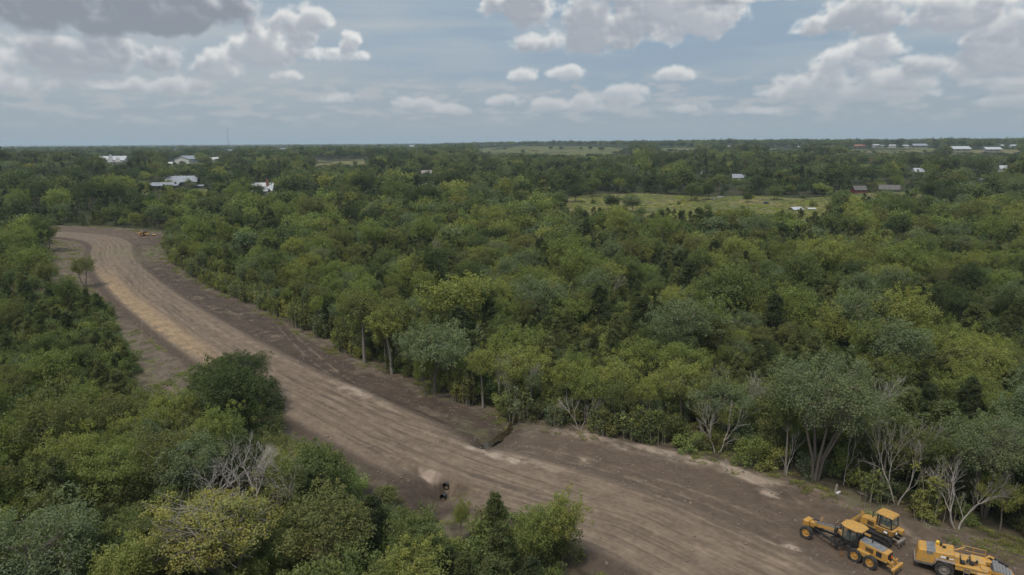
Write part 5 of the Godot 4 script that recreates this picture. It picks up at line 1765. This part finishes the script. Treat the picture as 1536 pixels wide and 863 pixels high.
	var hood2 := part("ribbed_hood", hd, grey(), g)
	var rr := RandomNumberGenerator.new()
	rr.seed = 3
	var rib := MB.new()
	rib.box(Vector3.ZERO, Vector3(0.2, 0.05, 0.19), 0.015)
	var rm := rib.mesh(worn("rib rubber", lin(0.2, 0.2, 0.205), lin(0.3, 0.29, 0.27), 0.7, 0.0, 1.5))
	for i in 6:
		for j in 7:
			var u := (i + 0.5) / 6.0
			var w := (j + 0.5 + (0.25 if i % 2 else -0.2)) / 7.0
			var p: Vector3 = c0[0].lerp(c0[1], w).lerp(c0[3].lerp(c0[2], w), u)
			var o := piece("rib", rm, hood2)
			o.position = p + Vector3(0.02, 0.03, 0)
			o.rotation = Vector3(0.06, rr.randf_range(-0.12, 0.12), -0.3)
			o.scale = Vector3(1, 1, 1.0 - u * 0.4)

func make_far_machine():
	var p := land(217, 354)
	var g := thing("wheel_tractor", p, deg_to_rad(8.0), "small yellow wheeled tractor with low front blade at the far bend", "tractor")
	p.y = ground_height(p.x, p.z)
	g.position = p
	# x towards the right of the picture
	for s in [-1.0, 1.0]:
		wheel(g, Vector3(-0.75, 0.82, s * 1.0), 0.82, 0.6, s, paint())
	var b := MB.new()
	b.hull8([Vector3(-2.6, 0.75, -0.6), Vector3(-0.3, 0.8, -0.65), Vector3(-0.3, 0.8, 0.65), Vector3(-2.6, 0.75, 0.6), Vector3(-2.5, 1.35, -0.5), Vector3(-0.3, 2.0, -0.6), Vector3(-0.3, 2.0, 0.6), Vector3(-2.5, 1.35, 0.5)], Vector3.ZERO, Basis(), 0.08)
	part("engine_hood", b, paint(), g)
	var c := MB.new()
	for x in [-0.15, 1.1]:
		for s in [-0.6, 0.6]: bar(c, Vector3(x, 1.2, s), Vector3(x, 2.75, s), 0.09, 0.09)
	c.box(Vector3(0.5, 2.82, 0), Vector3(1.7, 0.14, 1.6), 0.05)
	c.box(Vector3(0.35, 1.65, 0), Vector3(0.5, 0.6, 0.6), 0.08)
	part("canopy", c, black(), g)
	var fr := MB.new()
	fr.box(Vector3(0.7, 0.95, 0), Vector3(2.4, 0.5, 1.4), 0.06)
	for s in [-0.9, 0.9]: bar(fr, Vector3(1.4, 0.9, s), Vector3(3.6, 0.55, s), 0.2, 0.35, 0.04)
	part("frame", fr, paint(), g)
	var d := MB.new()
	d.lathe(Vector3(3.0, 0.62, -1.05), Vector3.BACK, [Vector2(0, 0), Vector2(0.6, 0), Vector2(0.6, 2.1), Vector2(0, 2.1)], 24)
	part("drum", d, earthy(), g)
	var n := MB.new()
	n.hull8([Vector3(3.3, 0.35, -1.3), Vector3(4.4, 0.35, -1.3), Vector3(4.4, 0.35, 1.3), Vector3(3.3, 0.35, 1.3), Vector3(3.3, 0.75, -1.3), Vector3(4.2, 0.6, -1.3), Vector3(4.2, 0.6, 1.3), Vector3(3.3, 0.75, 1.3)], Vector3.ZERO, Basis(), 0.05)
	part("front_blade", n, dusty(), g)

# ---------------------------------------------------------------- small things
func make_pipes():
	for q in [[673, 726, "upper", -0.35], [669, 743, "lower", -1.55]]:
		var d := ray(q[0], q[1])
		var t: float = (q[3] - EYE.y) / d.y
		var p := EYE + d * t
		var dir := Vector3(-0.5, -0.06, 0.86).normalized()
		p += dir * 0.7
		var b := MB.new()
		var r := 0.40
		var prof := []
		for i in 41:
			prof.append(Vector2(r + (0.045 if i % 2 == 0 else 0.0), -i * 0.1))
		prof.reverse()
		b.lathe(p, dir, prof, 20)
		b.lathe(p, dir, [Vector2(r - 0.04, -4.0), Vector2(r - 0.04, 0.0)], 20)
		b.lathe(p, dir, [Vector2(r - 0.04, 0.0), Vector2(r + 0.045, 0.0)], 20)
		b.lathe(p, dir, [Vector2(0.0, -4.0), Vector2(r, -4.0)], 20)
		var o := piece(numbered("culvert_pipe"), b.mesh(mat("black plastic", lin(0.013, 0.013, 0.014), 0.45)), self)
		tag(o, ("upper" if q[2] == "upper" else "lower") + " of two black corrugated culvert pipes in the road bank", "pipe", "culvert pipes")

func make_small():
	var b := MB.new()
	var p := land(1253, 740)
	p.y = ground_height(p.x, p.z)
	b.lathe(Vector3(0, -0.2, 0), Vector3(0.1, 1, 0), [Vector2(0.24, 0), Vector2(0.17, 0.3), Vector2(0.15, 0.9), Vector2(0.13, 1.15), Vector2(0.05, 1.3), Vector2(0.0, 1.12)], 9)
	var o := piece(numbered("tree_stump"), b.mesh(wood_mats[1]), self)
	o.position = p
	tag(o, "pale splintered stump at the woods edge right of the tall elm", "stump")
	var c := MB.new()
	c.box(Vector3(0, 0.1, 0), Vector3(0.45, 0.22, 0.3), 0.05, rot_y(0.5))
	c.box(Vector3(0.12, 0.24, 0.02), Vector3(0.3, 0.14, 0.22), 0.05, rot_y(-0.3))
	var w := piece(numbered("white_bag"), c.mesh(mat("white sack", lin(0.6, 0.6, 0.62), 0.6)), self)
	w.position = land(1257, 742); w.position.y = ground_height(w.position.x, w.position.z)
	tag(w, "small crumpled white bag on the dirt beside the pale stump", "bag")
	# fallen limbs along the edge of the clearing
	var r := RandomNumberGenerator.new()
	r.seed = 61
	var spots := [[672, 594, "by the feathery grey-green tree"], [905, 652, "on the pale strip below the saplings"], [1000, 684, "below the saplings, mid edge"], [1090, 700, "left of the olive cedar"], [1300, 748, "left of the bare twiggy tree"], [1392, 782, "between the two bare trees"], [530, 545, "by the tall slim tree's foot"], [862, 640, "at the start of the pale strip"]]
	for q in spots:
		var f := MB.new()
		var l := r.randf_range(2.0, 3.6)
		var pts := bend(Vector3(-l * 0.5, 0.1, 0), Vector3(l * 0.5, 0.25, 0), r, 0.08, 5)
		f.tube(pts, taper(0.085, 0.03, 5), 6)
		for i in 3:
			var s: Vector3 = pts[1 + i]
			f.tube([s, s + Vector3(r.randf_range(0.2, 0.6), r.randf_range(0.1, 0.4), r.randf_range(-0.7, 0.7))], [0.035, 0.012], 4)
		var lo := piece(numbered("fallen_branch"), f.mesh(wood_mats[1]), self)
		lo.position = land(q[0], q[1]); lo.position.y = ground_height(lo.position.x, lo.position.z) - 0.02
		lo.rotation.y = r.randf() * TAU
		tag(lo, "fallen grey branch on the ground " + q[2], "branch", "fallen branches")

func make_meadow_cover():
	var r := RandomNumberGenerator.new()
	r.seed = 15
	var gl := []
	var sh := []
	var m: PackedVector2Array = fields[0]
	var lo := m[0]
	var hi := m[0]
	for p in m: lo = lo.min(p); hi = hi.max(p)
	for n in 6000:
		var x := r.randf_range(lo.x, hi.x)
		var z := r.randf_range(lo.y, hi.y)
		if not Geometry2D.is_point_in_polygon(Vector2(x, z), m): continue
		if noise_a.get_noise_2d(x * 2.5 + 40.0, z * 2.5) < r.randf_range(-0.4, 0.35): continue
		var s := r.randf_range(1.2, 2.6)
		var p := Vector3(x, base_height(x, z) + 0.05, z)
		if r.randf() < 0.006:
			sh.append([Transform3D(rot_y(r.randf() * TAU).scaled_local(Vector3.ONE * r.randf_range(0.6, 1.5)), p), tint(["deep", "mid", "olive"][r.randi() % 3], r)])
			continue
		gl.append([Transform3D(rot_y(r.randf() * TAU).scaled_local(Vector3(s, s * 0.6, s)), p), tint("lime", r, 0.3) * r.randf_range(0.8, 1.2)])
	many("meadow_grass", shapes["weed"][1][1], gl, "tussocks of grass in the open meadow", "grass")
	many("meadow_brush", shapes["shrub"][0][2], sh, "scattered low brush in the open meadow", "brush")

func make_litter():
	var r := RandomNumberGenerator.new()
	r.seed = 12
	var clod := MB.new()
	var pts := []
	for i in 8:
		pts.append(Vector3((0.5 if i % 4 in [1, 2] else -0.5), (0.35 if i > 3 else -0.35), (0.5 if i % 4 > 1 else -0.5)) * r.randf_range(0.75, 1.15))
	clod.hull8(pts, Vector3.ZERO, Basis(), 0.12)
	var cm := mat("clods", Color.WHITE, 1.0, 0.0, true)
	var list := []
	var twigs := []
	for n in 26000:
		var i := r.randi_range(60, path_p.size() - 30)
		var w := path_w[i]
		var t := r.randf_range(-w.x, w.y)
		var lane := absf(t + 0.4) < 6.5
		if lane and r.randf() < 0.8: continue
		if noise_b.get_noise_2d(i * 2.0, t * 4.0) < r.randf_range(-0.45, 0.3): continue
		var p := path_p[i] + path_n[i] * t
		var s := 0.05 + pow(r.randf(), 4.0) * 0.28
		var k := r.randf_range(0.75, 1.3)
		var y := base_height(p.x, p.y) + clearing_height(i, t)
		if r.randf() < 0.3 and t > w.y - 5.0:
			twigs.append([Transform3D(rot_y(r.randf() * TAU).scaled_local(Vector3.ONE * r.randf_range(0.5, 1.3)), Vector3(p.x, y + 0.03, p.y)), Color.WHITE])
			continue
		list.append([Transform3D(Basis.from_euler(Vector3(r.randf(), r.randf() * TAU, r.randf())).scaled_local(Vector3(s, s * 0.7, s)), Vector3(p.x, y + s * 0.12, p.y)), Color(0.17, 0.137, 0.11) * k])
	many("dirt_clods", clod.mesh(cm), list, "loose clods of soil strewn over the cleared ground", "clods")
	var tw := MB.new()
	tw.tube([Vector3(-0.6, 0, 0), Vector3(0.1, 0.04, 0.05), Vector3(0.6, 0.02, -0.05)], [0.025, 0.022, 0.01], 4)
	tw.tube([Vector3(0.1, 0.04, 0.05), Vector3(0.4, 0.12, 0.3)], [0.015, 0.008], 3)
	many("broken_twigs", tw.mesh(wood_mats[1]), twigs, "broken twigs scattered along the clearing edge", "twigs")
	# grass tufts on the verges
	var gl := []
	for n in 30000:
		var i := r.randi_range(40, path_p.size() - 20)
		var w := path_w[i]
		var k := path_k[i]
		var t := 0.0
		if r.randf() < 0.55: t = w.y + 2.5 - pow(r.randf(), 1.6) * (5.5 if k > 5.0 else 9.0)
		else: t = -w.x - 1.5 + pow(r.randf(), 1.3) * (4.0 if k > 8.2 else 10.0)
		if absf(t) < 9.5: continue
		if noise_b.get_noise_2d(i * 1.2 + 400.0, t * 2.0) < r.randf_range(0.0, 0.75): continue
		var p := path_p[i] + path_n[i] * t
		var s := r.randf_range(0.35, 0.9)
		gl.append([Transform3D(rot_y(r.randf() * TAU).scaled_local(Vector3(s, s * r.randf_range(0.5, 1.0), s)), Vector3(p.x, base_height(p.x, p.y) + clearing_height(i, t) - 0.02, p.y)), tint(["bright", "olive", "lime"][r.randi() % 3], r)])
	many("grass_tufts", shapes["weed"][0][1], gl, "grass tufts growing on the verges of the dirt road", "grass")

# ---------------------------------------------------------------- buildings
# gabled block: parts wall, roof, windows; local x along the ridge
func gable_house(called: String, px: float, py: float, wpx: float, depth_k: float, wall_k: float, roof_k: float, turn: float, wallm: Material, roofm: Material, label: String, category := "house", wins := 3, dist := 0.0) -> Node3D:
	var p := land(px, py)
	var d := (p - EYE).length()
	var w := wpx * d / FOCAL
	var g := thing(called, p - Vector3(0, 0.3, 0), turn, label, category)
	gable(g, Vector3.ZERO, w, w * depth_k, w * wall_k, w * roof_k, wallm, roofm, wins)
	clear_rects.append([px - wpx * 0.4, py - wpx * (wall_k + roof_k) - 1.0, px + wpx * 0.4, py - 1.0, d - 3.0])
	blocked.append([p.x, p.z, w * 0.75])
	return g

var blocked := []
func gable(g: Node3D, at: Vector3, w: float, dp: float, hw: float, hr: float, wallm: Material, roofm: Material, wins := 3, over := 0.06):
	var b := MB.new()
	var hx := w * 0.5
	var hz := dp * 0.5
	b.prism(PackedVector2Array([Vector2(-hz, 0), Vector2(hz, 0), Vector2(hz, hw), Vector2(0, hw + hr * 0.94), Vector2(-hz, hw)]), hx, at, rot_y(PI / 2))
	var wall := part("wall", b, wallm, g)
	var r := MB.new()
	var ov := w * over
	for s in [-1.0, 1.0]:
		var e := Vector3(0, hw - hr * ov / hz, s * (hz + ov))
		var k := Vector3(0, hw + hr, 0)
		var th := Vector3(0, w * 0.012 + 0.06, 0)
		var x := Vector3(hx + ov, 0, 0)
		r.hull8([at + e - x, at + e + x, at + k + x, at + k - x, at + e - x + th, at + e + x + th, at + k + x + th, at + k - x + th], Vector3.ZERO, Basis(), 0.02)
	part("roof", r, roofm, g)
	for i in wins:
		var q := MB.new()
		var ww := w * 0.07
		q.box(at + Vector3(lerpf(-hx * 0.75, hx * 0.75, (i + 0.5) / wins), hw * 0.58, hz + 0.02), Vector3(ww, hw * 0.4, 0.08), 0.01)
		part("window" if i != wins / 2 or wins < 3 else "door", q, mat("dark glazing", lin(0.03, 0.035, 0.04), 0.15), wall)

func make_buildings():
	var white := worn("white siding", lin(0.55, 0.55, 0.53), lin(0.4, 0.4, 0.38), 0.7, 0.0, 0.1)
	var tin := worn("tin roof", lin(0.28, 0.30, 0.33), lin(0.2, 0.215, 0.24), 0.45, 0.3, 0.12)
	var bright_tin := worn("bright tin roof", lin(0.46, 0.47, 0.49), lin(0.34, 0.35, 0.37), 0.5, 0.1, 0.1)
	var wood := worn("old boards", lin(0.13, 0.105, 0.085), lin(0.2, 0.17, 0.14), 0.9, 0.0, 0.3)
	var red := worn("red boards", lin(0.26, 0.055, 0.045), lin(0.16, 0.05, 0.04), 0.8, 0.0, 0.3)
	var shingle := worn("dark shingles", lin(0.09, 0.085, 0.08), lin(0.15, 0.14, 0.13), 0.9, 0.0, 0.3)
	var brick := worn("red brick", lin(0.27, 0.1, 0.07), lin(0.18, 0.08, 0.06), 0.9, 0.0, 0.5)
	var tan_w := worn("tan walls", lin(0.42, 0.38, 0.3), lin(0.33, 0.3, 0.25), 0.8, 0.0, 0.1)
	# white mansion with gables and a porch
	var m := gable_house("mansion", 171, 246.5, 31, 0.45, 0.20, 0.13, 0.06, white, bright_tin, "white two-storey mansion with gables on the far left rise", "house", 5)
	var w: float = 31.0 * (m.position - EYE).length() / FOCAL
	for q in [[-0.32, 0.20, 0.14], [0.0, 0.2, 0.20], [0.3, 0.18, 0.12]]:
		var gb := MB.new()
		gb.prism(PackedVector2Array([Vector2(-w * 0.09, 0), Vector2(w * 0.09, 0), Vector2(w * 0.09, w * q[1]), Vector2(0, w * (q[1] + q[2])), Vector2(-w * 0.09, w * q[1])]), w * 0.07, Vector3(w * q[0], 0, w * 0.24), Basis())
		part("gable", gb, white, m)
	for i in 7:
		var cb := MB.new()
		cb.tube([Vector3(lerpf(-w * 0.48, w * 0.48, i / 6.0), 0, w * 0.34), Vector3(lerpf(-w * 0.48, w * 0.48, i / 6.0), w * 0.1, w * 0.34)], [w * 0.012, w * 0.012], 8)
		part("column", cb, white, m)
	var pr := MB.new()
	pr.box(Vector3(0, w * 0.115, w * 0.28), Vector3(w * 1.02, w * 0.03, w * 0.16), 0.05)
	part("porch_roof", pr, white, m)
	# long white barn
	gable_house("barn", 281, 245.5, 18, 1.5, 0.36, 0.22, 1.15, white, tin, "white gabled barn on the rise right of the mansion", "barn", 1)
	gable_house("shed", 322, 242, 10, 0.5, 0.3, 0.25, 0.1, white, bright_tin, "white shed end peeping out behind the trees right of the barn", "shed", 0)
	gable_house("cottage", 256, 247, 6, 0.6, 0.3, 0.3, 0.1, white, bright_tin, "tiny white outbuilding between the mansion and the barn", "shed", 1)
	# grey farm buildings
	gable_house("farmhouse", 275, 279, 36, 0.5, 0.2, 0.17, 0.18, wood, tin, "grey metal-roofed farmhouse behind the long low shed", "house", 3)
	gable_house("long_shed", 250, 284.5, 32, 0.62, 0.2, 0.1, 0.12, wood, tin, "long low shed with grey metal roof in the farmyard", "shed", 2)
	gable_house("lean_to", 298, 281, 13, 0.7, 0.18, 0.1, 0.2, wood, tin, "small grey lean-to right of the farmhouse", "shed", 1)
	# white-roofed house with chimney
	var h := gable_house("white_roofed_house", 394, 289, 30, 0.7, 0.16, 0.3, 0.05, white, bright_tin, "house with bright white metal roof and red brick chimney", "house", 2)
	w = 30.0 * (h.position - EYE).length() / FOCAL
	var c := MB.new()
	c.box(Vector3(w * 0.28, w * 0.44, w * 0.15), Vector3(w * 0.09, w * 0.34, w * 0.09), 0.05)
	part("chimney", c, brick, h)
	gable(h, Vector3(-w * 0.1, 0, w * 0.45), w * 0.95, w * 0.4, w * 0.14, w * 0.12, white, bright_tin, 2)
	# sheds round the meadow
	gable_house("red_shed", 1288, 289, 16, 0.7, 0.3, 0.28, 0.05, red, shingle, "dark-roofed red shed at the edge of the trees", "shed", 2)
	gable_house("white_shed", 1194, 315, 15, 0.8, 0.12, 0.18, 0.25, wood, bright_tin, "low shed with white metal roof at the meadow's near rim", "shed", 0)
	gable_house("white_lean_to", 1217, 314, 10, 0.8, 0.14, 0.12, -0.1, wood, bright_tin, "small white-roofed lean-to right of the low shed", "shed", 0)
	gable_house("hidden_house", 1108, 271, 17, 0.6, 0.3, 0.25, -0.2, white, tin, "pale house half hidden in trees behind the meadow", "house", 2)
	gable_house("tree_house", 1055, 262, 6, 0.7, 0.5, 0.4, 0.1, white, shingle, "narrow white house front between trees above the meadow", "house", 1)
	gable_house("woods_house", 1376, 262, 13, 0.6, 0.35, 0.3, 0.2, white, bright_tin, "white house glimpsed in the woods above the pavilion", "house", 1)
	gable_house("woods_house", 1469, 272, 7, 0.7, 0.4, 0.5, 0.2, white, bright_tin, "small white gable among dark trees at the right", "house", 1)
	gable_house("woods_house", 1504, 258, 8, 0.7, 0.6, 0.4, -0.2, white, bright_tin, "white wall between trees near the right border", "house", 1)
	gable_house("brown_roofed_house", 1306, 243, 6, 0.7, 0.3, 0.4, 0.2, tan_w, brick, "tiny house with reddish roof above the red shed", "house", 0)
	gable_house("tree_cottage", 640, 262, 14, 0.6, 0.2, 0.25, 0.1, tan_w, worn("weathered roof", lin(0.3, 0.26, 0.23), lin(0.2, 0.18, 0.16), 0.9), "tan roof showing in the trees left of centre", "house", 0)
	# open timber pavilion
	var p := land(1333, 293)
	var d := (p - EYE).length()
	var u := d / FOCAL
	var g := thing("pavilion", p, -0.5, "open timber pavilion with dark gabled roof beside the red shed", "pavilion")
	for sx in [-1.0, 0.0, 1.0]:
		for sz in [-1.0, 1.0]:
			var pb := MB.new()
			pb.box(Vector3(sx * 10.5 * u, 4.0 * u, sz * 6.0 * u), Vector3(0.35, 8.4 * u, 0.35), 0.03)
			part("post", pb, wood, g)
	var rb := MB.new()
	for s in [-1.0, 1.0]:
		rb.hull8([Vector3(-12.5 * u, 7.6 * u, s * 8.5 * u), Vector3(12.5 * u, 7.6 * u, s * 8.5 * u), Vector3(12.5 * u, 13.0 * u, 0), Vector3(-12.5 * u, 13.0 * u, 0), Vector3(-12.5 * u, 8.0 * u, s * 8.5 * u), Vector3(12.5 * u, 8.0 * u, s * 8.5 * u), Vector3(12.5 * u, 13.5 * u, 0), Vector3(-12.5 * u, 13.5 * u, 0)], Vector3.ZERO, Basis(), 0.03)
	part("roof", rb, shingle, g)
	var tb := MB.new()
	for x in [-10.5, 0.0, 10.5]:
		bar(tb, Vector3(x * u, 8.0 * u, -6.0 * u), Vector3(x * u, 8.0 * u, 6.0 * u), 0.25, 0.3)
		bar(tb, Vector3(x * u, 8.0 * u, 0), Vector3(x * u, 12.5 * u, 0), 0.25, 0.25)
	part("truss", tb, wood, g)
	clear_rects.append([1290, 270, 1372, 294, d - 3.0])
	blocked.append([p.x, p.z, 16.0 * u])
	# low buildings of the town near the horizon
	var far := [[1289, 222, 17, "red", "long red-roofed barn near the skyline"], [1313, 221, 10, "white", "white building right of the red barn on the skyline"], [1322, 221, 8, "tan", "dark-roofed house in the skyline row"], [1338, 221.5, 10, "white", "white block in the middle of the skyline row"], [1358, 221.5, 9, "white", "white house left of the long pale block"], [1378, 222, 20, "tan", "long pale block at the end of the skyline row"], [1438, 228, 26, "tin", "low pale-roofed mill building on the right"], [1487, 228, 22, "tin", "second low mill building with greenish roof"], [1505, 221.5, 9, "white", "small white building near the right skyline"], [1520, 222, 10, "white", "last white building at the right skyline"], [1199, 222, 6, "white", "lone white house on the field near the skyline"], [1094, 221, 6, "white", "tiny white house among skyline trees"], [425, 226, 9, "tan", "pinkish flat building near the left skyline"], [263, 226, 4, "white", "white speck of a house above the barn"], [618, 222, 9, "white", "white building in trees below the skyline, left of centre"], [345, 228, 8, "tan", "faint tan roof below the radio mast"]]
	for q in far:
		var wm: Material = {"red": tan_w, "white": white, "tan": tan_w, "tin": tan_w}[q[3]]
		var rm: Material = {"red": brick, "white": bright_tin, "tan": tin, "tin": bright_tin}[q[3]]
		gable_house("distant_building", q[0], q[1], q[2] * 0.82, 0.5, 0.2 if q[2] > 12 else 0.35, 0.12, 0.0, wm, rm, q[4], "building", 2)
	# radio mast
	var mp := land(343, 221)
	var mu := (mp - EYE).length() / FOCAL
	var mast := thing("radio_mast", mp, 0, "thin lattice radio mast rising above the left skyline", "mast")
	var mb := MB.new()
	var mh := 25.0 * mu
	for k in 3:
		var a := TAU * k / 3.0
		mb.tube([Vector3(cos(a), 0, sin(a)) * mu * 0.35, Vector3(cos(a) * mu * 0.2, mh, sin(a) * mu * 0.2)], [mu * 0.10, mu * 0.07], 4)
	part("leg", mb, grey(), mast)
	var lb := MB.new()
	for i in 20:
		var y0 := mh * i / 20.0
		var y1 := mh * (i + 1) / 20.0
		for k in 3:
			var a := TAU * k / 3.0
			var c2 := TAU * (k + 1) / 3.0
			lb.tube([Vector3(cos(a) * mu * 0.3, y0, sin(a) * mu * 0.3), Vector3(cos(c2) * mu * 0.3, y1, sin(c2) * mu * 0.3)], [mu * 0.05, mu * 0.05], 3)
	part("bracing", lb, grey(), mast)
	# vehicles parked at the far side of the meadow
	for q in [[1070, 300, 5.0, "white", "white pickup truck parked under trees at the meadow's back"], [1081, 297, 7.0, "white", "white van parked behind the pickup at the meadow's back"], [1149, 306, 8.0, "blue", "small dark blue car standing out in the meadow"]]:
		var vp := land(q[0], q[1])
		var vu := (vp - EYE).length() / FOCAL
		var vw: float = q[2] * vu
		var v := thing("parked_vehicle", vp + Vector3(0, 0.1, 0), 0.15, q[4], "vehicle")
		var body := MB.new()
		var paintm := mat("car " + q[3], lin(0.7, 0.7, 0.7) if q[3] == "white" else lin(0.05, 0.07, 0.12), 0.3)
		body.box(Vector3(0, vw * 0.17, 0), Vector3(vw, vw * 0.16, vw * 0.42), 0.1)
		part("body", body, paintm, v)
		var cabb := MB.new()
		cabb.hull8([Vector3(-vw * 0.3, vw * 0.24, -vw * 0.19), Vector3(vw * 0.28, vw * 0.24, -vw * 0.19), Vector3(vw * 0.28, vw * 0.24, vw * 0.19), Vector3(-vw * 0.3, vw * 0.24, vw * 0.19), Vector3(-vw * 0.22, vw * 0.38, -vw * 0.16), Vector3(vw * 0.14, vw * 0.38, -vw * 0.16), Vector3(vw * 0.14, vw * 0.38, vw * 0.16), Vector3(-vw * 0.22, vw * 0.38, vw * 0.16)], Vector3.ZERO, Basis(), 0.08)
		part("cab", cabb, mat("dark glazing", lin(0.03, 0.035, 0.04), 0.15), v)
		for sx in [-0.3, 0.3]:
			for sz in [-0.19, 0.19]:
				var wb := MB.new()
				wb.lathe(Vector3(vw * sx, vw * 0.09, vw * sz - vw * 0.03), Vector3.BACK, [Vector2(0, 0), Vector2(vw * 0.085, 0), Vector2(vw * 0.085, vw * 0.06), Vector2(0, vw * 0.06)], 12)
				part("wheel", wb, rubber(), v)
		clear_rects.append([q[0] - q[2], q[1] - 5.0, q[0] + q[2], q[1], (vp - EYE).length() - 3.0])

func _ready():
	rng.seed = 1
	setup()
	stage("sky")
	make_path()
	make_ground()
	stage("ground")
	make_clearing()
	stage("clearing")
	make_fields()
	make_water()
	stage("fields")
	make_buildings()
	stage("buildings")
	make_shapes()
	stage("tree shapes")
	make_notable()
	make_dead()
	make_forest()
	stage("placed %d trees" % trees.size())
	commit_trees()
	stage("trees")
	make_far_woods()
	stage("far woods")
	make_grader()
	make_dozer()
	make_mixer()
	make_far_machine()
	make_pipes()
	make_small()
	make_litter()
	make_meadow_cover()
	stage("done")
